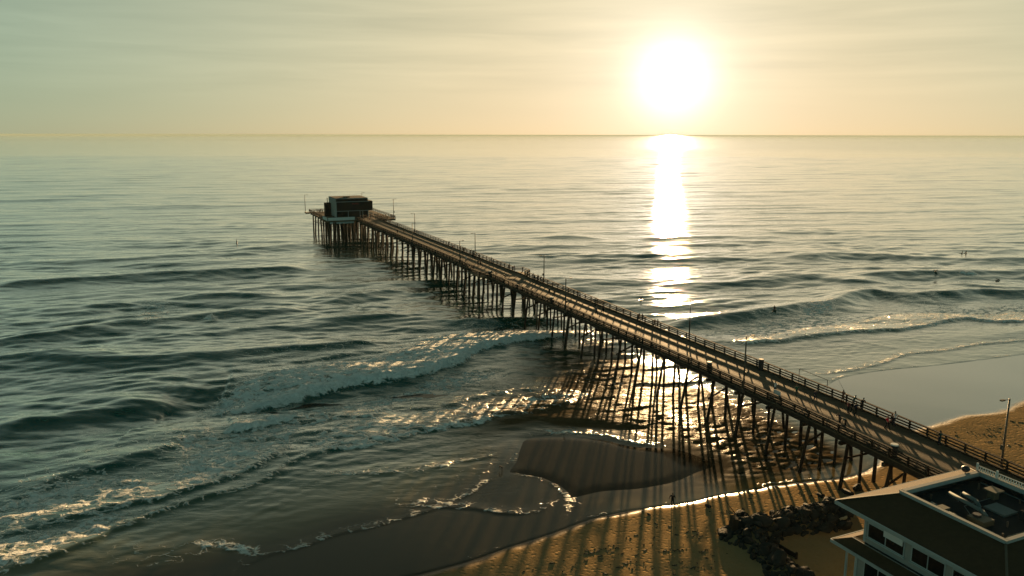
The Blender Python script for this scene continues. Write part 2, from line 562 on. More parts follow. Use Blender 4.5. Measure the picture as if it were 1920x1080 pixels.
# ------------------------------------------------------------------ the sea: traced swells, bores and foam over random chop
# crest line (left to right in the photograph), height, front width, back width, front foam, foam trail length, trail density
WAVES = [
    # swells
    ([(-120, 842), (0, 812), (100, 791), (187, 773), (267, 762), (327, 757), (365, 764)], 1.55, 6.5, 11, 0, 0, 0),
    ([(-100, 690), (0, 681), (67, 679), (117, 680), (200, 681), (277, 682), (320, 677), (400, 673), (500, 667), (633, 658), (700, 653), (765, 646)], 0.95, 5.0, 10, 0, 0, 0),
    ([(-60, 655), (60, 640), (160, 625), (233, 613), (333, 603), (383, 598), (433, 593), (533, 586), (610, 584)], 0.95, 5.0, 9, 0, 0, 0),
    ([(290, 570), (350, 563), (433, 560), (500, 562), (545, 561)], 0.8, 5, 8, 0, 0, 0),
    ([(-60, 548), (0, 541), (100, 533), (200, 527), (283, 520), (367, 517), (467, 512), (600, 507)], 1.05, 6, 10, 0, 0, 0),
    ([(0, 600), (90, 590), (150, 588), (250, 580)], 0.5, 4, 7, 0, 0, 0),
    ([(560, 573), (640, 562), (740, 548), (800, 545)], 0.7, 4.5, 8, 0, 0, 0),
    ([(560, 612), (700, 600), (780, 594)], 0.55, 4, 7, 0, 0, 0),
    ([(0, 500), (200, 492), (330, 482), (480, 476), (520, 474)], 0.6, 6, 9, 0, 0, 0),
    ([(420, 472), (500, 466), (600, 458)], 0.45, 6, 9, 0, 0, 0),
    ([(800, 600), (880, 604), (960, 602), (1040, 601), (1110, 600)], 0.8, 4.5, 6, 0, 0, 0),
    # right side
    ([(1250, 622), (1280, 613), (1347, 601), (1413, 594), (1467, 583), (1507, 577), (1563, 571), (1597, 558), (1630, 552), (1680, 557), (1747, 556), (1790, 555), (1830, 549), (1920, 553), (2050, 552)], 1.25, 5.5, 8, 0, 0, 0),
    ([(1500, 490), (1545, 481), (1597, 479), (1680, 483), (1780, 487), (1913, 487), (2020, 485)], 0.9, 7, 11, 0, 0, 0),
    ([(1590, 522), (1680, 517), (1780, 515), (1860, 513), (1940, 512), (2040, 510)], 1.0, 6, 9, 0, 0, 0),
    ([(1370, 534), (1447, 530), (1513, 527), (1613, 533), (1690, 530)], 0.75, 6, 9, 0, 0, 0),
    ([(1740, 532), (1800, 535), (1880, 540), (1980, 540)], 0.5, 5, 8, 0, 0, 0),
    ([(1000, 450), (1050, 446), (1110, 449), (1150, 451)], 0.7, 7, 10, 0, 0, 0),
    ([(960, 478), (1040, 474), (1130, 474)], 0.5, 6, 9, 0, 0, 0),
    ([(1180, 452), (1300, 446), (1420, 444), (1500, 446)], 0.5, 7, 10, 0, 0, 0),
    # bores with white fronts
    ([(345, 768), (380, 772), (417, 769), (460, 762), (500, 754), (567, 739), (610, 729), (640, 724), (687, 716), (733, 711), (783, 702), (833, 687), (893, 665), (927, 657), (993, 643), (1067, 634), (1133, 629)], 1.25, 1.0, 10, 1.0, 11, 0.70),
    ([(407, 822), (450, 817), (500, 803), (540, 790), (566, 782)], 0.7, 0.8, 6, 1.0, 6, 0.66),
    ([(-40, 965), (0, 947), (60, 925), (117, 900), (200, 877), (300, 853), (350, 830), (405, 823)], 0.45, 1.6, 4, 0.22, 6, 0.40),
    ([(566, 782), (600, 781), (633, 784), (683, 783), (733, 773), (783, 768), (833, 762), (900, 746), (967, 731), (1017, 730), (1093, 735)], 0.30, 0.8, 4, 0.42, 7, 0.36),
    ([(-60, 1018), (0, 1001), (50, 990), (133, 972), (233, 947), (300, 937), (333, 928), (400, 907), (467, 880), (517, 857), (583, 828)], 0.38, 0.8, 4, 0.80, 8, 0.50),
    ([(-60, 1092), (0, 1072), (67, 1053), (133, 1030), (233, 987), (300, 960), (367, 940), (433, 920), (500, 900), (533, 872), (617, 848), (667, 840), (733, 827), (783, 812), (833, 805), (900, 797), (950, 782), (993, 778), (1050, 760), (1093, 742), (1133, 729)], 0.26, 0.7, 3.5, 0.62, 7, 0.50),
    ([(1133, 729), (1200, 716), (1280, 716), (1380, 706), (1440, 700)], 0.22, 0.8, 3, 0.3, 5, 0.25),
    ([(1357, 645), (1447, 642), (1513, 635), (1580, 627), (1613, 621), (1680, 618), (1747, 608), (1807, 598), (1847, 603), (1913, 603), (2020, 600)], 0.42, 0.9, 5, 0.62, 16, 0.42),
    ([(383, 601), (397, 602), (410, 600)], 0.3, 1.0, 2, 0.9, 2, 0.5),
    ([(1795, 516), (1815, 517), (1830, 516)], 0.3, 1.2, 2, 0.8, 3, 0.5),
    # thin swash fronts
    ([(560, 885), (667, 890), (733, 888), (800, 883), (850, 870), (917, 857), (960, 838)], 0.07, 0.22, 2.0, 0.42, 1.6, 0.22),
    ([(700, 940), (800, 943), (867, 950), (933, 964), (1000, 964), (1033, 950), (1060, 936)], 0.04, 0.20, 1.0, 0.36, 0.8, 0.12),
    ([(427, 1080), (500, 1044), (567, 1027), (633, 1003), (700, 990), (833, 950), (890, 920), (940, 880)], 0.04, 0.20, 1.5, 0.36, 1.0, 0.12),
    ([(940, 882), (975, 890), (1012, 897), (1045, 914), (1060, 930), (1062, 945), (1056, 970)], 0.04, 0.20, 1.0, 0.36, 0.8, 0.15),
    ([(700, 952), (800, 950), (900, 958), (960, 966), (1030, 955)], 0.04, 0.22, 1.0, 0.40, 0.8, 0.1),
    ([(955, 830), (966, 838), (962, 858), (950, 874), (940, 882)], 0.04, 0.20, 1.0, 0.40, 1.2, 0.3),
    ([(978, 816), (1050, 811), (1133, 817), (1180, 829), (1225, 833), (1262, 834)], 0.07, 0.4, 1.5, 0.5, 1.2, 0.2),
    ([(345, 1022), (400, 1026), (470, 1038), (510, 1040)], 0.05, 0.35, 1.0, 0.60, 0.8, 0.1),
    ([(1507, 703), (1560, 700), (1613, 692), (1663, 678), (1707, 663), (1780, 657), (1830, 647), (1913, 639), (2020, 630)], 0.12, 0.4, 3, 0.42, 3, 0.2),
    ([(1580, 637), (1640, 645), (1700, 655)], 0.06, 0.5, 1, 0.15, 1, 0.1),
]
# broad foam sheets: polygon, density, edge softness in metres
FOAM_AREAS = [
    ([(353, 764), (400, 744), (443, 720), (500, 704), (567, 697), (640, 684), (717, 672), (783, 646), (833, 632), (900, 620), (967, 626), (1060, 630), (950, 650), (893, 664), (833, 686), (733, 711), (620, 727), (500, 754), (417, 769)], 0.60, 2.5),
    ([(300, 855), (350, 800), (430, 795), (640, 745), (760, 720), (900, 690), (960, 700), (800, 740), (640, 790), (560, 830), (480, 880), (400, 905), (330, 925), (335, 880)], 0.42, 3.0),
    ([(330, 930), (336, 890), (360, 855), (420, 840), (500, 822), (570, 800), (560, 835), (500, 860), (430, 895)], 0.60, 2.0),
    ([(-40, 1000), (0, 940), (60, 915), (130, 900), (220, 895), (300, 905), (310, 930), (230, 946), (130, 970)], 0.52, 3.0),
    ([(-40, 1085), (0, 1015), (120, 985), (230, 955), (240, 985), (130, 1028), (0, 1070)], 0.52, 2.0),
    ([(540, 850), (620, 800), (760, 775), (900, 750), (1080, 725), (1130, 730), (1000, 772), (850, 800), (700, 830), (600, 850)], 0.44, 2.5),
    ([(250, 600), (270, 565), (320, 570), (330, 590), (290, 612)], 0.42, 5.0),
    ([(1290, 628), (1400, 602), (1500, 590), (1600, 585), (1750, 575), (1920, 570), (2000, 590), (1850, 600), (1740, 606), (1600, 622), (1500, 634), (1400, 642)], 0.36, 5.0),
    ([(1500, 585), (1512, 577), (1535, 572), (1563, 569), (1568, 577), (1545, 587), (1515, 591)], 0.46, 2.0),
    ([(980, 640), (1060, 610), (1200, 612), (1290, 632), (1250, 650), (1100, 650)], 0.34, 4.0),
    ([(700, 910), (800, 895), (900, 865), (955, 850), (935, 880), (880, 915), (800, 935), (720, 935)], 0.10, 2.0),
    ([(1040, 690), (1200, 690), (1400, 730), (1500, 800), (1450, 840), (1300, 800), (1100, 740)], 0.15, 4.0),
    ([(200, 1020), (300, 1005), (400, 1010), (420, 1050), (300, 1070), (220, 1060)], 0.16, 2.0),
]


def build_sea():
    ys = [36.0]
    while ys[-1] < 1500:
        ys.append(ys[-1] * 1.0036)
    while ys[-1] < 190000:
        ys.append(ys[-1] * 1.03)
    ys = np.array(ys)
    ts = np.linspace(-1, 1, 760)
    Y = np.repeat(ys[:, None], len(ts), 1)
    X = ts[None, :] * (0.72 * Y + 16)
    x, y = X.ravel(), Y.ravel()
    n = x.size
    zb = np.full(n, -6.0)
    sd = np.full(n, 400.0)
    nr = (y < 300) & (np.abs(x) < 220)
    zb[nr], sd[nr], _ = terrain(x[nr], y[nr])
    u, v = to_uv(x, y)
    # depth of the shallow film: 1 near the shoreline, 0 offshore
    shallow = (1 - sstep(sd, 10, 34)) * (1 - 0.75 * sstep(v, 2, 10))
    calm = sstep(sd, 4, 60)
    z = np.zeros(n)
    thin = np.zeros(n)
    lo, hi = PATCH.min(0) - 14, PATCH.max(0) + 14
    m = (x > lo[0]) & (x < hi[0]) & (y > lo[1]) & (y < hi[1])
    thin[m] = 1 - sstep(-polysd(x[m], y[m], PATCH), 0.5, 6.0)
    thin = np.maximum(thin, (1 - sstep(sd + 5 * vnoise(x / 12, y / 12, 19), 11, 21)) * (1 - sstep(v, -36, -20)))
    calm = calm * (1 - 0.8 * thin)
    # random directional sea
    dl = np.maximum(0.0036 * y, 0.9 * (1.44 * y + 32) / 760)
    k_dir = math.radians(-12)
    rng = np.random.default_rng(5)
    offs = 1 - 0.35 * sstep(sd, 120, 330)         # the sea lies calmer beyond the pier head
    slope_mod = 0.75 + 0.9 * (vnoise(x / 40, y / 22, 21) + 0.5)
    for i in range(76):
        lam = 2.2 * (26 / 2.2) ** rng.random() if i < 64 else rng.uniform(26, 60)
        ang = k_dir + rng.normal(0, 0.27 if lam < 8 else 0.15)
        k = 2 * math.pi / lam
        kx, ky = k * math.sin(ang), k * math.cos(ang)
        ph = rng.random() * 7
        a = (0.0070 * lam ** 0.50 if i < 64 else 0.0020 * lam) * (0.7 + 0.6 * rng.random())
        wgt = sstep(lam / dl, 2.2, 4.5)
        warp = 2.0 * vnoise(x / 30 + i, y / 30, 40 + i % 5)
        s = np.sin(kx * x + ky * y + ph + warp)
        z += a * wgt * calm * offs * slope_mod * (s + 0.25 * np.cos(2 * (kx * x + ky * y + ph + warp)))
    # short-crested swell packets
    for i in range(150):
        uc, vcn = rng.uniform(75, 520), rng.uniform(-1, 1)
        cx, cy = O2 + DU * uc + np.array([1.0, 0.1]) * vcn * (60 + 0.62 * uc)
        ang = math.radians(rng.normal(9, 6))
        hx, hy = math.cos(ang), math.sin(ang)
        Lc = rng.uniform(8, 30) * (1 + uc / 300)
        A = rng.uniform(0.14, 0.40) * (1.0 if uc < 250 else 0.8)
        wf = rng.uniform(1.8, 3.2) * (1 + uc / 500)
        R_ = 2.6 * Lc
        i0, i1 = np.searchsorted(ys, [cy - R_, cy + R_])
        a0, a1 = i0 * len(ts), i1 * len(ts)
        xs_, ys_ = x[a0:a1] - cx, y[a0:a1] - cy
        mm = np.abs(xs_) < R_
        t_ = xs_[mm] * hx + ys_[mm] * hy
        s_ = -xs_[mm] * hy + ys_[mm] * hx + 2.5 * vnoise(x[a0:a1][mm] / 14, y[a0:a1][mm] / 14, 200 + i)
        env = np.exp(-(t_ / Lc) ** 2) * A
        z[a0:a1][mm] += env * np.where(s_ > 0, np.exp(-(s_ / (2.2 * wf)) ** 2), np.exp(-np.abs(s_ / wf) ** 1.5))
    # short riplets running up the shallow film
    rr = (sd > -3) & (sd < 60)
    xr, yr = x[rr], y[rr]
    zr = np.zeros(xr.size)
    near_pier = sstep(v[rr], -24, -10) * (1 - sstep(v[rr], 1, 6)) * (1 - sstep(u[rr], 26, 40))
    for i in range(14):
        lam = 0.8 + 2.0 * rng.random()
        ang = math.radians(-18) + rng.normal(0, 0.45)
        k = 2 * math.pi / lam
        zr += 0.0030 * lam * np.sin(k * math.sin(ang) * xr + k * math.cos(ang) * yr + rng.random() * 7 + 3 * vnoise(xr / 9 + i, yr / 9, 60))
    zr = zr * (1 - 0.88 * thin[rr])
    z[rr] += zr * sstep(sd[rr], 0.5, 5) * (1 - sstep(sd[rr], 35, 60)) * (0.25 + 1.5 * (vnoise(xr / 9, yr / 9, 77) + 0.5) ** 2 + 2.6 * near_pier)
    foam = np.zeros(n)
    wn = 0.9 * vnoise(x / 3.1, y / 3.1, 31) + 0.22 * vnoise(x / 1.3, y / 1.3, 32) + 1.6 * vnoise(x / 11, y / 11, 33)
    for pts, A, wf, wb, ff, trail, td in WAVES:
        if ff == 0:
            wf, wb = wf * 0.68, wb * 0.8
        line = px_line(pts, 0.0, 4)
        pad = max(3 * wb, trail + 6, 3 * wf) + 4
        lo, hi = line.min(0) - pad, line.max(0) + pad
        m = (x > lo[0]) & (x < hi[0]) & (y > lo[1]) & (y < hi[1])
        if not m.any():
            continue
        d, s, t, length = polydist(x[m], y[m], line)
        sdl = d * s + wn[m] * (0.9 if ff > 0 else 1.0) * min(1.0, wf)
        end = np.clip(np.minimum(t, 1 - t) * length, 0, None)
        tap = sstep(end, 0.0, min(12.0, 0.35 * length) if ff == 0 else (18.0 if A > 1 else min(7.0, 0.3 * length)))
        if ff == 0:
            tap = tap * (0.78 + 0.5 * vnoise(x[m] / 16, y[m] / 16, 51) + 0.2)
        hgt = np.where(sdl > 0, np.exp(-np.abs(sdl / wb) ** 1.5), np.exp(-np.abs(sdl / (0.85 * wf)) ** 1.4))
        # trough ahead of the swell front
        if ff == 0:
            hgt = hgt - 0.22 * np.exp(-((sdl + 2.2 * wf) / (1.3 * wf)) ** 2)
        if ff == 0:
            face = np.exp(-((sdl + 0.5 * wf) / (0.75 * wf)) ** 2) * tap
            z[m] *= 1 - 0.6 * face
            A = A * 1.25
        z[m] += A * hgt * tap
        if ff > 0:
            fr = ff * np.exp(-(np.minimum(sdl + 0.3 * wf, 0) / (0.8 * wf)) ** 2) * np.where(sdl > 0, np.exp(-(sdl / (1.2 + wf)) ** 2), 1) * (sdl > -2.2 * wf)
            tr = td * np.where(sdl > 0, np.exp(-np.clip(sdl, 0, None) / max(trail, .1)), 0) * sstep(sdl, -0.2, 0.6)
            brk = 1.0 if ff > 0.9 else 0.9 + 0.4 * vnoise(x[m] / 4, y[m] / 4, 72) if A < 0.15 else np.clip(0.75 + 1.1 * vnoise(x[m] / 7, y[m] / 7, 71), 0.15, 1.2)
            foam[m] = np.maximum(foam[m], np.maximum(fr, tr) * np.sqrt(np.clip(tap * 1.2, 0, 1)) * brk)
    for pts, dens, soft in FOAM_AREAS:
        poly = px_line(pts, 0.0, 3, True)
        lo, hi = poly.min(0) - soft, poly.max(0) + soft
        m = (x > lo[0]) & (x < hi[0]) & (y > lo[1]) & (y < hi[1])
        s = polysd(x[m], y[m], poly)
        f = dens * sstep(s + 1.5 * wn[m], -0.6 * soft, soft)
        foam[m] = np.maximum(foam[m], f)
    z = z + foam * (0.34 * vnoise(x / 1.0, y / 0.8, 34) + 0.20 * vnoise(x / 0.5, y / 0.45, 35)) * sstep(foam, 0.25, 0.6)
    # thin foam edge all along the waterline, left of the pier only where the swash is active
    edge = np.exp(-((sd - 0.35) / 0.35) ** 2) * np.clip(0.16 + 0.5 * vnoise(x / 5, y / 5, 90), 0, 0.34)
    foam = np.maximum(foam, edge)
    # exposed sand patches: the film drains off them
    film = np.maximum(zb, -0.10)
    lvl = np.where(sd < 14, film + 0.04, 0.0)
    bl = sstep(sd, 6, 14)
    lvl = (1 - bl) * (film + 0.04) + bl * np.maximum(0.0, film + 0.04)
    lvl = np.where(sd < 0, 0.14 + np.maximum(0.12 * sd, -0.6), lvl)
    z = z * sstep(sd, -0.2, 3.0) + lvl
    sp = np.full(n, -9.0)
    for poly in (PATCH,):
        lo, hi = poly.min(0) - 5, poly.max(0) + 5
        m = (x > lo[0]) & (x < hi[0]) & (y > lo[1]) & (y < hi[1])
        sp[m] = np.maximum(sp[m], polysd(x[m], y[m], poly))
    pk = sstep(sp, -1.0, 1.5)
    z = z * (1 - pk) + (zb + 0.03) * pk
    foam = foam * (1 - sstep(sp, 0.2, 1.0))
    keep = ((sd > -2.5)).reshape(X.shape)
    ripple = 0.35 + 0.65 * sstep(sd, 0, 30)
    glint = sstep(sd, 0.0, 5) * (1 - sstep(sd, 30, 54)) * sstep(v, -48, -22) * (1 - sstep(v, 1, 8)) * (1 - 0.8 * thin) * (0.75 + 0.5 * vnoise(x / 4, y / 3, 85))
    ripple = ripple + 1.9 * sstep(sd, 0.5, 5) * (1 - sstep(sd, 40, 70)) * sstep(v, -75, -25) * (1 - sstep(v, 2, 12))
    ripple = ripple * (0.6 + 0.8 * (vnoise(x / 25, y / 14, 81) + 0.5))
    me = np_grid_mesh('sea', X, Y, z.reshape(X.shape), keep, {'foam': foam, 'shallow': shallow, 'thin': thin, 'glint': np.clip(glint, 0, 1), 'ripple': ripple * (1 - 0.9 * thin),
                                                                          'chop': 0.04 + 0.04 * shallow * (1 - thin) + 0.30 * glint + 0.02 * thin + 0.00 * sd + 0.10 * sstep(y + 900 * vnoise(x / 1500, y / 700, 15), 1300, 2600) * (0.25 + 0.75 * sstep(x / np.maximum(y, 1), -0.1, 0.35))})
    o = bpy.data.objects.new('sea', me)
    me.materials.append(M['water'])
    COL.objects.link(o)
    o['kind'] = 'structure'
    o['label'] = 'green sea with swells and white breakers reaching the horizon'


build_sea()

# ------------------------------------------------------------------ mesh building helpers
class MB:
    """collects simple solids and links them as one mesh object"""
    def __init__(s):
        s.v = []
        s.f = []

    def add(s, verts, faces):
        o = len(s.v)
        s.v.extend([tuple(map(float, p)) for p in verts])
        s.f.extend([tuple(i + o for i in f) for f in faces])

    def beam(s, p0, p1, w, h, up=(0, 0, 1)):
        p0, p1 = Vector(p0), Vector(p1)
        d = (p1 - p0).normalized()
        up = Vector(up)
        if abs(d.dot(up)) > 0.99:
            up = Vector((1, 0, 0))
        sx = d.cross(up).normalized() * (w / 2)
        sy = sx.cross(d).normalized() * (h / 2)
        vs = []
        for p in (p0, p1):
            vs += [p - sx - sy, p + sx - sy, p + sx + sy, p - sx + sy]
        s.add(vs, [(0, 1, 2, 3), (7, 6, 5, 4), (0, 4, 5, 1), (1, 5, 6, 2), (2, 6, 7, 3), (3, 7, 4, 0)])
        return s

    def cyl(s, p0, p1, r0, r1=None, n=10, caps=True):
        r1 = r0 if r1 is None else r1
        p0, p1 = Vector(p0), Vector(p1)
        d = (p1 - p0).normalized()
        a = d.orthogonal().normalized()
        b = d.cross(a)
        vs = []
        for p, r in ((p0, r0), (p1, r1)):
            for i in range(n):
                t = 2 * math.pi * i / n
                vs.append(p + (a * math.cos(t) + b * math.sin(t)) * r)
        fs = [(i, (i + 1) % n, n + (i + 1) % n, n + i) for i in range(n)]
        if caps:
            fs += [tuple(range(n - 1, -1, -1)), tuple(range(n, 2 * n))]
        s.add(vs, fs)
        return s

    def tube(s, pts, r, n=10):
        for a, b in zip(pts[:-1], pts[1:]):
            s.cyl(a, b, r, r, n)
        for p in pts[1:-1]:
            s.ball(p, r * 1.02)
        return s

    def ball(s, c, r, nu=8, nv=5, sz=1.0):
        vs = [(c[0], c[1], c[2] + r * sz)]
        for j in range(1, nv):
            t = math.pi * j / nv
            for i in range(nu):
                q = 2 * math.pi * i / nu
                vs.append((c[0] + r * math.sin(t) * math.cos(q), c[1] + r * math.sin(t) * math.sin(q), c[2] + r * sz * math.cos(t)))
        vs.append((c[0], c[1], c[2] - r * sz))
        fs = [(0, 1 + i, 1 + (i + 1) % nu) for i in range(nu)]
        for j in range(nv - 2):
            for i in range(nu):
                a = 1 + j * nu + i
                b = 1 + j * nu + (i + 1) % nu
                fs.append((a, a + nu, b + nu, b))
        L = len(vs) - 1
        o = 1 + (nv - 2) * nu
        fs += [(o + (i + 1) % nu, o + i, L) for i in range(nu)]
        s.add(vs, fs)
        return s

    def hexa(s, lo, hi):
        """solid from a lower and an upper quad (each four points, same winding)"""
        s.add(list(lo) + list(hi), [(3, 2, 1, 0), (4, 5, 6, 7), (0, 1, 5, 4), (1, 2, 6, 5), (2, 3, 7, 6), (3, 0, 4, 7)])
        return s

    def build(s, name, mat, parent=None, smooth=False, origin=None):
        me = bpy.data.meshes.new(name)
        off = Vector(parent_loc(parent)) if parent is not None else Vector(origin or (0, 0, 0))
        me.from_pydata([tuple(Vector(p) - off) for p in s.v], [], s.f)
        bm = bmesh.new()
        bm.from_mesh(me)
        bmesh.ops.recalc_face_normals(bm, faces=bm.faces)
        bm.to_mesh(me)
        bm.free()
        me.materials.append(mat)
        if smooth:
            for p in me.polygons:
                p.use_smooth = True
        o = bpy.data.objects.new(name, me)
        COL.objects.link(o)
        if parent is not None:
            o.parent = parent
        else:
            o.location = off
        return o


def parent_loc(p):
    """origin of a thing or part in world space (no rotations are used on these empties)"""
    q = Vector((0, 0, 0))
    while p is not None:
        q = q + Vector(p.location)
        p = p.parent
    return q


def thing(name, label, cat, loc, group=None):
    o = bpy.data.objects.new(name, None)
    o.empty_display_size = 0.3
    COL.objects.link(o)
    o.location = [float(c) for c in loc]
    tag(o, label, cat, group)
    return o


def tag(o, label, cat, group=None):
    o['label'] = label
    o['category'] = cat
    if group:
        o['group'] = group
    return o


def unit_cyl(name, n=10, top=0.86):
    return MB().cyl((0, 0, 0), (0, 0, 1), 1.0, top, n)


def shared_mesh(mb, name, mat, smooth=False):
    o = mb.build(name, mat, None, smooth)
    me = o.data
    bpy.data.objects.remove(o)
    return me


def place(name, me, parent, p0, p1, sx, sy, up=(0, 0, 1)):
    """link a copy of a unit solid (z from 0 to 1) so that it runs from p0 to p1"""
    p0, p1 = Vector(p0), Vector(p1)
    d = p1 - p0
    L = d.length
    d.normalize()
    up = Vector(up)
    if abs(d.dot(up)) > 0.99:
        up = Vector((DV[0], DV[1], 0))
    x = up.cross(d).normalized()
    y = d.cross(x)
    mat = Matrix((x, y, d)).transposed().to_4x4() @ Matrix.Diagonal((sx, sy, L, 1))
    mat.translation = p0 - Vector(parent_loc(parent))
    o = bpy.data.objects.new(name, me)
    COL.objects.link(o)
    o.parent = parent
    o.matrix_local = mat
    return o


def wood(name, col, var=0.5, stretch=(1, 1, 1), bump=0.02, rough=0.85):
    return simple_mat(name, col, rough, 0, var, 1.2, stretch, bump, 6.0, 0.08)


M['pile'] = wood('pile_timber', (0.040, 0.030, 0.022), 0.6, (3, 3, 0.5))
M['rail'] = wood('rail_timber', (0.036, 0.027, 0.020), 0.5)
M['beam'] = wood('beam_timber', (0.040, 0.031, 0.024), 0.5)
M['white'] = simple_mat('white_paint', (0.62, 0.64, 0.62), 0.6, 0, 0.25, 0.8)
M['trim'] = simple_mat('pale_trim', (0.32, 0.38, 0.38), 0.55, 0, 0.25, 0.8)
M['wallgrey'] = simple_mat('grey_clapboard', (0.27, 0.28, 0.26), 0.7, 0, 0.25, 0.6, (1, 1, 6))
M['dark'] = simple_mat('dark_cladding', (0.022, 0.021, 0.020), 0.9, 0, 0.4, 0.8, spec=0.05)
M['glass'] = simple_mat('window_glass', (0.005, 0.010, 0.011), 0.08, 0, 0.2, 0.3, spec=0.12)
M['shingle'] = simple_mat('roof_shingle', (0.056, 0.040, 0.022), 0.95, 0, 0.6, 2.5, bump=0.03, bscale=9.0, spec=0.15)
M['membrane'] = simple_mat('roof_membrane', (0.020, 0.025, 0.027), 0.9, 0, 0.6, 0.9, bump=0.02, bscale=5.0, spec=0.15)
M['duct'] = simple_mat('duct_metal', (0.12, 0.155, 0.155), 0.8, 0.0, 0.3, 2.0)
M['rust'] = simple_mat('weathered_metal', (0.10, 0.09, 0.06), 0.6, 0.2, 0.5, 2.0)
M['pole'] = simple_mat('lamp_pole_metal', (0.10, 0.085, 0.065), 0.6, 0.2, 0.4, 1.0)
M['bin'] = simple_mat('bin_plastic', (0.018, 0.018, 0.024), 0.5, 0, 0.3, 1.0)
M['red'] = simple_mat('red_letter', (0.30, 0.04, 0.03), 0.5, 0, 0.2, 1.0)
M['rock'] = simple_mat('boulder_stone', (0.032, 0.031, 0.026), 0.9, 0, 0.9, 1.1, bump=0.10, bscale=3.0, spec=0.2)
M['palerock'] = simple_mat('pale_stone', (0.42, 0.35, 0.22), 0.85, 0, 0.4, 1.2, bump=0.06, bscale=3.0, spec=0.2)
M['kelp'] = simple_mat('kelp', (0.030, 0.024, 0.012), 0.8, 0, 0.5, 2.0)
M['buoy'] = simple_mat('buoy_paint', (0.10, 0.025, 0.015), 0.5)


def deck_material():
    m, g, b = new_mat('deck_planks')
    pos = g.n('ShaderNodeNewGeometry').outputs['Position']
    r = g.mapping(pos, rot=(0, 0, -TH))            # x across, y along the pier
    x, y, z = g.sep(r)
    pl = g.m('MULTIPLY', y, 1 / 0.30)
    idx = g.m('FLOOR', pl)
    fr = g.m('FRACT', pl)
    wn = g.n('ShaderNodeTexWhiteNoise', noise_dimensions='1D')
    g.L.new(idx, wn.inputs['W'])
    n1 = g.noise(pos, 0.25, 4.0, 0.6)
    n2 = g.noise(g.mapping(r, scale=(1.0, 6.0, 1.0)), 2.0, 3.0, 0.6)
    c = g.mix(n1, (0.080, 0.057, 0.036), (0.180, 0.130, 0.082))
    f = g.m('ADD', 0.72, g.m('ADD', g.m('MULTIPLY', wn.outputs[0], 0.35), g.m('MULTIPLY', n2, 0.25)))
    gap = g.m('ADD', g.smooth(fr, 0.0, 0.06), 0.0)
    f = g.m('MULTIPLY', f, g.m('ADD', 0.5, g.m('MULTIPLY', gap, 0.5)))
    g.L.new(g.scale(c, g.comb(f, f, f)), b.inputs['Base Color'])
    b.inputs['Roughness'].default_value = 0.75
    b.inputs['Specular IOR Level'].default_value = 0.12
    bp = g.n('ShaderNodeBump')
    bp.inputs['Distance'].default_value = 0.012
    g.L.new(g.m('ADD', gap, g.m('MULTIPLY', n2, 0.6)), bp.inputs['Height'])
    g.L.new(bp.outputs[0], b.inputs['Normal'])
    return m


M['deck'] = deck_material()

# ------------------------------------------------------------------ the pier
HW = 4.1                                             # half width of the walkway
U0, U1 = -34.0, 246.0
HEAD_U0, HEAD_U1, HEAD_V0, HEAD_V1 = 246.0, 286.0, -17.0, 9.0
pier = thing('pier', 'long timber pier on piles running from the beach out into the sea', 'pier', PV(0, 0, 0.0))
ME_CUBE = {}


def unit_box(key, mat):
    if key not in ME_CUBE:
        ME_CUBE[key] = shared_mesh(MB().beam((0, 0, 0), (0, 0, 1), 1, 1), key, mat)
    return ME_CUBE[key]


ME_PILE = shared_mesh(unit_cyl('pile', 10, 0.88), 'pile', M['pile'], True)


def seabed(p):
    z, _, _ = terrain(np.array([p[0]]), np.array([p[1]]))
    return float(z[0])


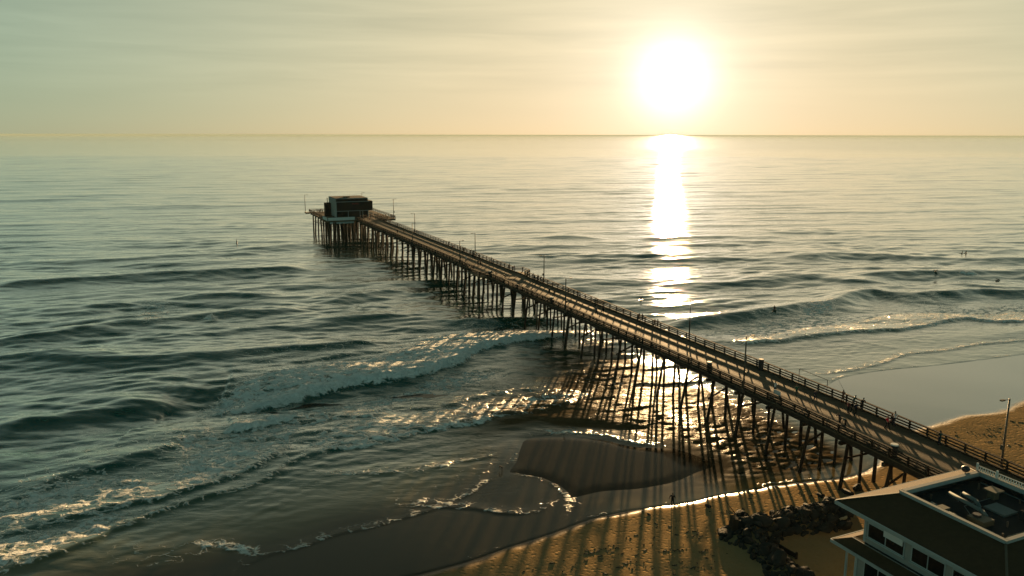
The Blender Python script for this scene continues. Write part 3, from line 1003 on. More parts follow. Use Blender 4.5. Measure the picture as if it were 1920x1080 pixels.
def build_pier():
    us = np.arange(U0, U1 + 0.1, 2.0)
    # deck: planks laid across, as one slab that follows the line of the pier
    mb = MB()
    vs, fs = [], []
    for u in us:
        z = zdeck(u)
        vs += [PV(u, -HW - .25, z - .09), PV(u, HW + .25, z - .09), PV(u, HW + .25, z), PV(u, -HW - .25, z)]
    for i in range(len(us) - 1):
        a = 4 * i
        for k in range(4):
            fs.append((a + k, a + (k + 1) % 4, a + 4 + (k + 1) % 4, a + 4 + k))
    fs += [(0, 1, 2, 3), (len(vs) - 4, len(vs) - 3, len(vs) - 2, len(vs) - 1)]
    mb.add(vs, fs)
    mb.build('deck', M['deck'], pier)
    # stringers under the deck and the heavy kerbs along both edges
    for v in (-HW - .10, -1.6, 1.2, HW + .10):
        mb = MB()
        for a, b in zip(us[:-1:3], list(us[3::3]) + [us[-1]]):
            za, zb = zdeck(a), zdeck(b)
            mb.beam(PV(a, v, za - .40), PV(b, v, zb - .40), .26, .60)
        mb.build('stringer', M['beam'], pier)
    for sgn in (-1, 1):
        mb = MB()
        for a, b in zip(us[:-1:3], list(us[3::3]) + [us[-1]]):
            mb.beam(PV(a, sgn * (HW - .12), zdeck(a) + .11), PV(b, sgn * (HW - .12), zdeck(b) + .11), .24, .20)
        mb.build('kerb_beam', M['rail'], pier)
    # railings: posts every 2.4 m, three rails in six-metre lengths
    rail = unit_box('rail_board', M['rail'])
    post = unit_box('rail_post', M['rail'])
    bays = [(-1, 118.0, 127.0), (1, 116.0, 122.0)]
    k = 0
    u = -33.0
    while u < U1:
        for sgn in (-1, 1):
            if any(s == sgn and a < u < b for s, a, b in bays):
                continue
            z = zdeck(u)
            place('rail_post', post, pier, PV(u, sgn * (HW + .12), z - .35), PV(u, sgn * (HW + .12), z + 1.02), .15, .18)
        u += 2.4
    u = U0
    while u < U1 - .1:
        u2 = min(u + 6.0, U1)
        for sgn in (-1, 1):
            pieces = [(u, u2)]
            for s, a, b in bays:
                if s == sgn and a < u2 and b > u:
                    pieces = [(x0, x1) for x0, x1 in ((u, min(u2, a)), (max(u, b), u2)) if x1 - x0 > .3]
            for a, b in pieces:
                za, zb = zdeck(a), zdeck(b)
                v = sgn * (HW + .02)
                place('top_rail', rail, pier, PV(a, sgn * (HW + .10), za + 1.07), PV(b, sgn * (HW + .10), zb + 1.07), .30, .10)
                place('middle_rail', rail, pier, PV(a, v, za + .72), PV(b, v, zb + .72), .07, .17)
                place('lower_rail', rail, pier, PV(a, v, za + .40), PV(b, v, zb + .40), .07, .17)
        u = u2
    # bents: four piles (outer two raked), a cap beam and a diagonal brace
    cap = unit_box('cap_beam', M['beam'])
    rnd = random.Random(3)
    u = -25.0
    i = 0
    while u < U1 - 2:
        zc = zdeck(u) - .70
        place('cap_beam', cap, pier, PV(u, -HW - .55, zc - .19), PV(u, HW + .55, zc - .19), .36, .38)
        for vt, vb in ((-3.3, -4.3), (-1.1, -1.2), (1.3, 1.4), (3.3, 4.3)) if u < 120 else ((-3.3, -4.2), (0.1, 0.0), (3.3, 4.2)):
            du = rnd.uniform(-.14, .14)
            vb2 = vb + rnd.uniform(-.25, .25)
            base = PV(u + du, vb2, 0)
            zb = max(seabed(base), -3.0) - .6
            base[2] = zb
            r = rnd.uniform(.185, .225) + (.09 if u > 120 else 0)
            place('pile', ME_PILE, pier, base, PV(u, vt, zc - .385), r, r)
            if i % 4 == 1 and abs(vt) > 3 and u > 60:
                base2 = PV(u + 0.75, vb2 * .96, zb)
                place('pile', ME_PILE, pier, base2, PV(u + .42, vt, zc - .385), r * .9, r * .9)
        if i % 5 != 3:
            s = 1 if i % 3 else -1
            place('brace', cap, pier, PV(u + .24, -4.1 * s, zc - 3.1), PV(u + .24, 2.9 * s, zc - .45), .10, .26)
        if i % 3 == 0:
            place('brace', cap, pier, PV(u - .24, -3.9, zc - 2.0), PV(u - .24, 3.9, zc - 2.0), .10, .24)
        i += 1
        u += 6.15
    # fishing bays that stick out on each side
    for sgn, a, b in bays:
        z = zdeck((a + b) / 2)
        mb = MB()
        e0, e1 = sgn * (HW + .255), sgn * (HW + 1.9)
        q = [PV(a, e0, 0), PV(b, e0, 0), PV(b - 1, e1, 0), PV(a + 1, e1, 0)]
        mb.hexa([(p[0], p[1], z - .35) for p in q], [(p[0], p[1], z - .004) for p in q])
        mb.build('bay_deck', M['deck'], pier)
        ring = [PV(a, sgn * (HW + .1), z), PV(a + 1, e1, z), PV(b - 1, e1, z), PV(b, sgn * (HW + .1), z)]
        for p, q2 in zip(ring[:-1], ring[1:]):
            for h, w, t in ((1.07, .26, .10), (.72, .07, .17), (.40, .07, .17)):
                place('bay_rail', rail, pier, Vector(p) + Vector((0, 0, h)), Vector(q2) + Vector((0, 0, h)), w, t)
        for p in ring[1:3]:
            place('rail_post', post, pier, Vector(p) - Vector((0, 0, .3)), Vector(p) + Vector((0, 0, 1.02)), .15, .18)
            zb = -3.2
            place('pile', ME_PILE, pier, (p[0], p[1], zb), (p[0], p[1], z - .36), .2, .2)


def build_head():
    z = zdeck(HEAD_U0)
    P = lambda u, v, zz: PV(u, v, zz, False)
    mb = MB()
    q = [(HEAD_U0, HEAD_V0 + 0), (HEAD_U0, HEAD_V1), (HEAD_U1, HEAD_V1), (HEAD_U1, HEAD_V0)]
    mb.hexa([P(u, v, z - .40) for u, v in q], [P(u, v, z + .004) for u, v in q])
    mb.build('head_deck', M['deck'], pier)
    rail = unit_box('rail_board', M['rail'])
    post = unit_box('rail_post', M['rail'])
    cap = unit_box('cap_beam', M['beam'])
    e = .12
    ring = [(HEAD_U0 + e, -5.8), (HEAD_U0 + e, HEAD_V0 + e), (HEAD_U1 - e, HEAD_V0 + e), (HEAD_U1 - e, HEAD_V1 - e), (HEAD_U0 + e, HEAD_V1 - e), (HEAD_U0 + e, 2.6)]
    for (u0, v0), (u1, v1) in zip(ring[:-1], ring[1:]):
        L = math.hypot(u1 - u0, v1 - v0)
        n = max(1, round(L / 3.2))
        for h, w, t in ((1.07, .26, .10), (.72, .07, .17), (.40, .07, .17)):
            place('head_rail', rail, pier, P(u0, v0, z + h), P(u1, v1, z + h), w, t)
        for k in range(n):
            f = k / n
            uu, vv = u0 + (u1 - u0) * f, v0 + (v1 - v0) * f
            place('head_rail_post', post, pier, P(uu, vv, z + .01), P(uu, vv, z + 1.02), .15, .18)
    rnd = random.Random(9)
    for u in np.arange(HEAD_U0 + 1.0, HEAD_U1, 5.6):
        place('cap_beam', cap, pier, P(u, HEAD_V0 - .2, z - .60), P(u, HEAD_V1 + .2, z - .60), .36, .38)
        for v in np.arange(HEAD_V0 + .8, HEAD_V1, 2.9):
            r = rnd.uniform(.27, .34)
            place('pile', ME_PILE, pier, P(u + rnd.uniform(-.4, .4), v + rnd.uniform(-.5, .5), -3.4), P(u, v, z - .79), r, r)
        place('brace', cap, pier, P(u + .24, HEAD_V0 + 1, z - 3.4), P(u + .24, HEAD_V1 - 1, z - 3.4), .10, .24)
    # fender piles clustered at the near left corner
    for k in range(3):
        place('pile', ME_PILE, pier, P(HEAD_U0 - .9 + k * .55, HEAD_V0 + 1.6 + k * .9, -3.4), P(HEAD_U0 - .6 + k * .3, HEAD_V0 + 2.2 + k * .7, z - .42), .30, .30)
    # the small bay standing off the far left corner
    mb = MB()
    mb.hexa([P(u, v, z - .36) for u, v in ((281, -17.3), (281, -18.9), (285, -18.9), (285, -17.3))][::-1], [P(u, v, z - .002) for u, v in ((281, -17.3), (281, -18.9), (285, -18.9), (285, -17.3))][::-1])
    mb.build('bay_deck', M['deck'], pier)


build_pier()
build_head()


# ------------------------------------------------------------------ the building on the pier head
def build_pierhouse():
    z = zdeck(HEAD_U0) + .006
    P = lambda u, v, zz: PV(u, v, z + zz, False)
    h = thing('pier_building', 'two-storey dark flat-roofed building on the seaward end of the pier', 'building', P(262, -6, 0))
    u0, u1, v0, v1 = 255.0, 269.0, -11.8, 2.4
    def boxp(name, a0, a1, b0, b1, c0, c1, mat):
        q = [(a0, b0), (a0, b1), (a1, b1), (a1, b0)]
        return MB().hexa([P(u, v, c0) for u, v in q], [P(u, v, c1) for u, v in q]).build(name, mat, h)
    boxp('lower_storey', u0 + .6, u1 - .4, v0 + .3, v1 - 1.6, 0, 2.75, M['dark'])
    boxp('upper_storey', u0, u1, v0, v1, 2.752, 6.3, M['dark'])
    boxp('roof_block', u0 + .7, u1 - .7, v0 + .06, v1 - 1.7, 6.302, 7.55, M['dark'])
    # pale side wall facing left
    boxp('side_wall', u0 - .02, u1 - .3, v0 - .12, v0 - .003, .4, 7.5, M['wallgrey'])
    for c0, c1 in ((2.60, 2.75), (6.15, 6.32)):
        boxp('trim_band', u0 - .16, u0 - .004, v0 - .1, v1 + (.02 if c0 < 3 else -1.3), c0, c1, M['trim'])
    boxp('trim_band', u0 + .55, u0 + .697, v0 + .06, v1 - 1.7, 7.3, 7.5, M['trim'])
    boxp('corner_trim', u0 - .14, u0 - .003, v0 - .12, v0 + .1, 0.3, 2.59, M['trim'])
    boxp('corner_trim', u0 - .17, u0 - .004, v0 - .125, v0 + .1, 2.77, 6.13, M['trim'])
    # dark ground floor windows and pale posts of the front
    for k, b in enumerate((-11.3, -9.3, -7.3)):
        w = boxp('window', u0 + .53, u0 + .597, b, b + 1.7, .9, 2.45, M['glass'])
    for b in (-7.2, -2.6, -1.5, .6):
        boxp('post', u0 + .1, u0 + .25, b - .07, b + .07, 0, 2.59, M['trim'])
    # faint red sign on the front (strokes only: too far to read)
    s = MB()
    rnd = random.Random(2)
    b = -5.6
    for k in range(5):
        q = b + k * .52
        hh = .62 if k in (0, 3) else .42
        s.beam(P(u0 - .1, q, 5.2), P(u0 - .1, q + .08, 5.2 + hh), .05, .11)
        s.beam(P(u0 - .1, q, 5.2), P(u0 - .1, q + .34, 5.28), .05, .09)
        s.beam(P(u0 - .1, q + .34, 5.28), P(u0 - .1, q + .28, 5.2 + .42), .05, .09)
    s.build('sign_lettering', M['red'], h)
    # white terrace front at the near left corner, two bands
    boxp('terrace_front', HEAD_U0 - .32, HEAD_U0 - .02, HEAD_V0 + .2, -6.9, .15, 1.25, M['white'])
    boxp('terrace_return', HEAD_U0 + .0, HEAD_U0 + 8, HEAD_V0 - .30, HEAD_V0 - .06, .15, 1.25, M['white'])
    boxp('terrace_skirt', HEAD_U0 - .34, HEAD_U0 - .04, HEAD_V0 + .8, -7.2, -1.05, -.42, M['trim'])
    # stair tower and flue on the far left
    boxp('stair_tower', u1 - 4.5, u1 - 1.2, v0 - 2.2, v0 - .13, 0, 5.2, M['dark'])
    boxp('downpipe', u0 + 1.3, u0 + 1.5, v0 - .32, v0 - .125, .4, 3.0, M['white'])
    MB().cyl(P(u1 - 2.5, v0 - 1.1, 5.2), P(u1 - 2.5, v0 - 1.1, 7.1), .16, .16, 8).build('flue', M['pole'], h)
    boxp('roof_unit', u0 + 4, u0 + 6, v0 + 4, v0 + 6.3, 7.552, 8.0, M['rust'])
    MB().cyl(P(u0 + 2.0, -7.6, 7.5), P(u0 + 2.0, -7.6, 8.3), .07, .07, 6).build('vent_pipe', M['trim'], h)


build_pierhouse()


# ------------------------------------------------------------------ lamp posts on the pier
def lamp_post(base, height, arm_v, label, box=True, double=False):
    base = Vector(base)
    t = thing('lamp_post', label, 'lamp post', base, 'lamp posts along the pier')
    top = base + Vector((0, 0, height))
    MB().cyl(base, top, .13, .085, 8).build('pole', M['pole'], t, True)
    MB().beam(base, base + Vector((0, 0, .45)), .34, .34).build('base', M['pole'], t)
    side = Vector((DV[0], DV[1], 0)) * arm_v
    MB().cyl(top - Vector((0, 0, .12)), top + side - Vector((0, 0, .02)), .045, .04, 6).build('arm', M['pole'], t)
    c = top + side
    MB().beam(c - side.normalized() * .1 - Vector((0, 0, .03)), c + side.normalized() * .42 - Vector((0, 0, .03)), .26, .13).build('lamp_head', M['pole'], t)
    if double:
        MB().cyl(top - Vector((0, 0, .35)), top - side * .9 - Vector((0, 0, .3)), .045, .04, 6).build('arm', M['pole'], t)
    if box:
        q = base + Vector((0, 0, height * .33))
        MB().beam(q + side.normalized() * .12, q + side.normalized() * .34, .25, .5).build('junction_box', M['pole'], t)
    return t


def u_of(px, py, side, dz=0.0):
    """u of a pixel that lies on the near (-1) or far (+1) edge of the deck"""
    u = 100.0
    for _ in range(20):
        p = at(px, py, zdeck(u) + dz)
        u, v = to_uv(p[0], p[1])
    return u


for px, py, side, h, av, lab, bx in (
        (1886, 855, 1, 7.6, -.9, 'tall lamp post at the right edge of the picture, in front of the dry sand', True),
        (1430, 722, -1, 7.6, .9, 'lamp post on the near railing, beside the person at the white board', True),
        (1297, 623, 1, 6.8, -.3, 'lamp post on the far railing, standing against the sun glitter', False),
        (1066, 581, -1, 6.6, .9, 'lamp post on the near railing, below the sun glitter', True),
        (1017, 521, 1, 6.4, -.7, 'lamp post on the far railing, beside the cluster of people at the far fishing bay', True),
        (888, 472, 1, 6.4, -.8, 'lamp post on the far railing, next to people gathered halfway along the pier', False),
        (877, 494, -1, 6.4, .7, 'lamp post on the near railing, left of the near fishing bay', True),
        (779, 430, 1, 6.6, -.9, 'lamp post on the far railing, closest of them to the pier head', False),
        (768, 457, -1, 6.6, .8, 'lamp post on the near railing, closest of them to the pier building', False)):
    u = u_of(px, py, side, 1.05 if side > 0 else 0.2)
    lamp_post(PV(u, side * (HW + .45 if side > 0 else HW + .42), zdeck(u) - .3), h, av, lab, bx)
zh = zdeck(HEAD_U0)
for (u, v), h, av, lab in (((284.6, -18.6), 7.2, .8, 'lamp post at the outer left corner of the pier head'),
                           ((247.2, 8.6), 7.4, .7, 'lamp post at the near right corner of the pier head'),
                           ((283.5, 5.0), 7.6, .8, 'lamp post behind the right side of the pier building')):
    lamp_post(PV(u, v, zh + .004, False), h, av, lab, v > 8, v > 8)


# ------------------------------------------------------------------ bins and small things on the pier
def bin_(px, py, side, label, lid, h=1.25):
    u = u_of(px, py, side, 0.9)
    p = Vector(PV(u, side * (HW - .55), zdeck(u) + .004))
    t = thing('litter_bin', label, 'bin', p, 'bins along the pier railings')
    MB().cyl(p, p + Vector((0, 0, h)), .33, .38, 12).build('body', M['bin'], t, False)
    MB().cyl(p + Vector((0, 0, h + .002)), p + Vector((0, 0, h + .12)), .41, .36, 12).build('lid', M['white'] if lid else M['bin'], t)


bin_(1334, 683, -1, 'dark bin with a pale lid at the near railing, left of the lamp post there', True)
bin_(1425, 682, 1, 'dark bin against the far railing opposite the lamp post', False, 1.5)
bin_(1683, 838, -1, 'dark bin with a white lid at the near railing above the beach', True)
bin_(1030, 560, -1, 'small bin with a pale lid at the near railing beside two people walking seaward', True, 1.1)
bin_(899, 512, -1, 'pale-topped cleaning stand at the near railing before the fishing bay', True, 1.1)

u = u_of(1525, 722, 1)
p0 = Vector(PV(u + 1.2, HW + .6, zdeck(u) + .2))
t = thing('handrail', 'thin metal handrail frame outside the far railing', 'handrail', p0)
a, b = Vector(PV(u + 1.9, HW + .5, zdeck(u) + 1.9)), Vector(PV(u - 2.6, HW + 1.1, zdeck(u) + 1.55))
MB().tube([a - Vector((0, 0, 2.1)), a, b, b - Vector((0, 0, 2.1))], .04, 6).build('rail_tube', M['pole'], t)
MB().beam(a - Vector((0, 0, 2.2)), b - Vector((0, 0, 2.12)), 1.0, .12).build('step_landing', M['beam'], t)

u = u_of(1456, 742, -1, .3)
c = Vector(PV(u - .3, -HW + 1.1, zdeck(u) + .004))
t = thing('notice_board', 'white board standing on the deck by the near railing', 'board', c)
dd = Vector((DU[0], DU[1], 0))
MB().beam(c + dd * .6 + Vector((0, 0, .85)), c - dd * .6 + Vector((0, 0, .85)), .05, .62).build('panel', M['white'], t)
for s_ in (.5, -.5):
    MB().beam(c + dd * s_, c + dd * s_ + Vector((0, 0, .56)), .06, .06).build('leg', M['pole'], t)


# ------------------------------------------------------------------ people
def person_mesh(pose):
    """one continuous skinned body, materials by region: 0 skin, 1 top, 2 trousers, 3 hair, 4 shoes"""
    J = {'pelvis': (0, 0, .95), 'waist': (0, 0, 1.10), 'chest': (0, .01, 1.32), 'neck': (0, 0, 1.49), 'chin': (0, .02, 1.57), 'head': (0, .015, 1.66), 'crown': (0, 0, 1.75),
         'shL': (-.18, 0, 1.43), 'shR': (.18, 0, 1.43), 'elL': (-.25, -.02, 1.15), 'elR': (.25, -.02, 1.15), 'wrL': (-.25, .06, .90), 'wrR': (.25, .06, .90), 'haL': (-.24, .10, .80), 'haR': (.24, .10, .80),
         'hipL': (-.10, 0, .90), 'hipR': (.10, 0, .90), 'knL': (-.11, .02, .50), 'knR': (.11, .02, .50), 'anL': (-.11, -.02, .09), 'anR': (.11, -.02, .09), 'toL': (-.13, .15, .04), 'toR': (.13, .15, .04)}
    def st(**kw):
        J.update(kw)
    if pose == 'walk':
        st(knL=(-.10, .20, .52), anL=(-.10, .30, .11), toL=(-.11, .46, .08), knR=(.10, -.02, .50), anR=(.10, -.30, .16), toR=(.11, -.18, .05), elL=(-.25, -.14, 1.17), wrL=(-.23, -.10, .93), haL=(-.22, -.07, .83),
           elR=(.25, .08, 1.17), wrR=(.22, .24, .99), haR=(.21, .30, .91))
    elif pose == 'walk2':
        st(knR=(.10, .16, .51), anR=(.10, .22, .09), toR=(.11, .38, .05), knL=(-.10, -.02, .50), anL=(-.10, -.22, .13), toL=(-.11, -.08, .04), elR=(.29, -.12, 1.18), wrR=(.31, -.08, .94), haR=(.31, -.04, .84),
           elL=(-.27, .06, 1.17), wrL=(-.25, .20, .97), haL=(-.24, .26, .89))
    elif pose == 'lean':
        st(waist=(0, .03, 1.09), chest=(0, .15, 1.28), neck=(0, .26, 1.42), chin=(0, .31, 1.48), head=(0, .33, 1.57), crown=(0, .32, 1.66), shL=(-.18, .22, 1.36), shR=(.18, .22, 1.36), elL=(-.24, .34, 1.14), elR=(.24, .34, 1.14),
           wrL=(-.12, .50, 1.13), wrR=(.12, .50, 1.13), haL=(-.05, .54, 1.14), haR=(.05, .54, 1.14), knL=(-.12, .06, .50), anL=(-.12, .10, .09), toL=(-.13, .26, .04), knR=(.11, -.06, .50), anR=(.11, -.14, .09), toR=(.12, .02, .04))
    elif pose == 'reach':
        st(elL=(-.24, .18, 1.24), wrL=(-.10, .36, 1.28), haL=(-.06, .44, 1.31), elR=(.25, .14, 1.22), wrR=(.12, .34, 1.22), haR=(.08, .43, 1.25), knL=(-.16, .04, .50), anL=(-.18, 0, .09), toL=(-.22, .15, .04), knR=(.16, .0, .50), anR=(.19, -.06, .09), toR=(.24, .08, .04))
    elif pose == 'sit':
        st(**{k: (J[k][0], J[k][1], J[k][2] - .42) for k in ('pelvis', 'waist', 'chest', 'neck', 'chin', 'head', 'crown', 'shL', 'shR', 'elL', 'elR', 'hipL', 'hipR')})
        st(knL=(-.13, .42, .52), knR=(.13, .42, .52), anL=(-.14, .44, .10), anR=(.14, .44, .10), toL=(-.15, .60, .05), toR=(.15, .60, .05), wrL=(-.18, .22, .62), wrR=(.18, .22, .62), haL=(-.14, .32, .60), haR=(.14, .32, .60))
    elif pose == 'straddle':
        st(**{k: (J[k][0], J[k][1], J[k][2] - .80) for k in ('pelvis', 'waist', 'chest', 'neck', 'chin', 'head', 'crown', 'shL', 'shR', 'elL', 'elR', 'hipL', 'hipR')})
        st(knL=(-.34, .34, -.06), knR=(.34, .34, -.06), anL=(-.40, .22, -.46), anR=(.40, .22, -.46), toL=(-.42, .36, -.52), toR=(.42, .36, -.52), wrL=(-.20, .26, .22), wrR=(.20, .26, .22), haL=(-.15, .36, .16), haR=(.15, .36, .16))
    elif pose == 'prone':
        st(pelvis=(0, 0, .16), waist=(0, .16, .17), chest=(0, .40, .24), neck=(0, .58, .36), chin=(0, .66, .40), head=(0, .70, .49), crown=(0, .70, .58), shL=(-.19, .52, .30), shR=(.19, .52, .30), elL=(-.38, .62, .14), elR=(.38, .56, .16),
           wrL=(-.40, .86, .02), wrR=(.40, .40, -.02), haL=(-.38, .95, -.02), haR=(.42, .30, -.06), hipL=(-.09, -.06, .15), hipR=(.09, -.06, .15), knL=(-.11, -.48, .15), knR=(.11, -.48, .15), anL=(-.10, -.88, .17), anR=(.10, -.88, .17), toL=(-.10, -1.02, .16), toR=(.10, -1.02, .16))
    elif pose == 'stoop':
        st(waist=(0, .10, 1.04), chest=(0, .32, 1.14), neck=(0, .46, 1.18), chin=(0, .54, 1.16), head=(0, .60, 1.19), crown=(0, .66, 1.24), shL=(-.18, .40, 1.14), shR=(.18, .40, 1.14), elL=(-.22, .46, .86), elR=(.22, .46, .86), wrL=(-.16, .52, .62), wrR=(.16, .52, .62), haL=(-.14, .54, .52), haR=(.14, .54, .52))
    R = {'pelvis': .135, 'waist': .125, 'chest': .150, 'neck': .058, 'chin': .075, 'head': .095, 'crown': .070, 'shL': .075, 'shR': .075, 'elL': .047, 'elR': .047, 'wrL': .034, 'wrR': .034, 'haL': .036, 'haR': .036,
         'hipL': .098, 'hipR': .098, 'knL': .062, 'knR': .062, 'anL': .042, 'anR': .042, 'toL': .042, 'toR': .042}
    E = [('pelvis', 'waist', 1), ('waist', 'chest', 1), ('chest', 'neck', 1), ('neck', 'chin', 0), ('chin', 'head', 0), ('head', 'crown', 3), ('chest', 'shL', 1), ('shL', 'elL', 1), ('elL', 'wrL', 0), ('wrL', 'haL', 0),
         ('chest', 'shR', 1), ('shR', 'elR', 1), ('elR', 'wrR', 0), ('wrR', 'haR', 0), ('pelvis', 'hipL', 2), ('hipL', 'knL', 2), ('knL', 'anL', 2), ('anL', 'toL', 4), ('pelvis', 'hipR', 2), ('hipR', 'knR', 2), ('knR', 'anR', 2), ('anR', 'toR', 4)]
    names = list(J)
    me = bpy.data.meshes.new('person_' + pose)
    me.from_pydata([J[k] for k in names], [(names.index(a), names.index(b)) for a, b, _ in E], [])
    o = bpy.data.objects.new('tmp', me)
    COL.objects.link(o)
    md = o.modifiers.new('skin', 'SKIN')
    for i, k in enumerate(names):
        sv = me.skin_vertices[0].data[i]
        r = R[k]
        sv.radius = (r, r * (0.78 if k in ('pelvis', 'waist', 'chest') else 1.0))
        sv.use_root = k == 'pelvis'
    sb = o.modifiers.new('sub', 'SUBSURF')
    sb.levels = sb.render_levels = 1
    dg = bpy.context.evaluated_depsgraph_get()
    out = bpy.data.meshes.new_from_object(o.evaluated_get(dg))
    bpy.data.objects.remove(o)
    segs = [(np.array(J[a]), np.array(J[b]), m) for a, b, m in E]
    for p in out.polygons:
        c = np.array(p.center)
        best, mi = 9, 0
        for a, b, m in segs:
            d = b - a
            t = np.clip((c - a) @ d / (d @ d), 0, 1)
            q = np.linalg.norm(c - a - t * d) - 0.02 * (m == 0)
            if q < best:
                best, mi = q, m
        if mi == 0 and c[1] < np.array(J['head'])[1] - .03 and c[2] > J['chin'][2] + .01 and pose != 'prone':
            mi = 3
        p.material_index = mi
        p.use_smooth = True
    for _ in range(5):
        out.materials.append(None)
    out.name = 'person_' + pose
    return out


POSES = {}
CLOTH = {}


def cloth(col):
    if col not in CLOTH:
        CLOTH[col] = simple_mat('cloth', col, 0.85, 0, 0.2, 6.0, spec=0.2)
    return CLOTH[col]


SKIN = simple_mat('skin', (0.30, 0.17, 0.11), 0.6)
BLACK, NAVY, WHITE, GREY, RED, GREEN, BROWN, BLUE, TAN, PINK = (.012, .012, .013), (.012, .018, .040), (.62, .62, .64), (.11, .11, .12), (.55, .02, .05), (.02, .11, .065), (.085, .040, .022), (.03, .07, .14), (.28, .20, .13), (.50, .16, .18)
HAIR = (.012, .009, .007)


def person(loc, heading, pose, top, legs, label, h=1.74, group=None, hair=HAIR, shoes=BLACK, skin=None):
    if pose not in POSES:
        POSES[pose] = person_mesh(pose)
    o = bpy.data.objects.new('person', POSES[pose])
    COL.objects.link(o)
    o.location = [float(c) for c in loc]
    o.rotation_euler = (0, 0, heading)
    s = h / 1.75
    o.scale = (s, s, s)
    for i, mt in enumerate((skin or SKIN, cloth(top), cloth(legs), cloth(hair), cloth(shoes))):
        o.material_slots[i].link = 'OBJECT'
        o.material_slots[i].material = mt
    return tag(o, label, 'person', group)


SEA_H = math.atan2(-DU[0], DU[1])            # rotation that turns the figure's +y to seaward


def on_pier(px, py, dv=0.0):
    u = 100.0
    for _ in range(25):
        p = at(px, py, zdeck(min(u, HEAD_U0)) + .01)
        u, v = to_uv(p[0], p[1])
    if u < HEAD_U0:
        v = min(max(v - vc(u), -HW + .45), HW - .45)
        p = PV(u, v, zdeck(u) + .004)
    else:
        p = PV(u, v, zdeck(HEAD_U0) + .008, False)
    return p


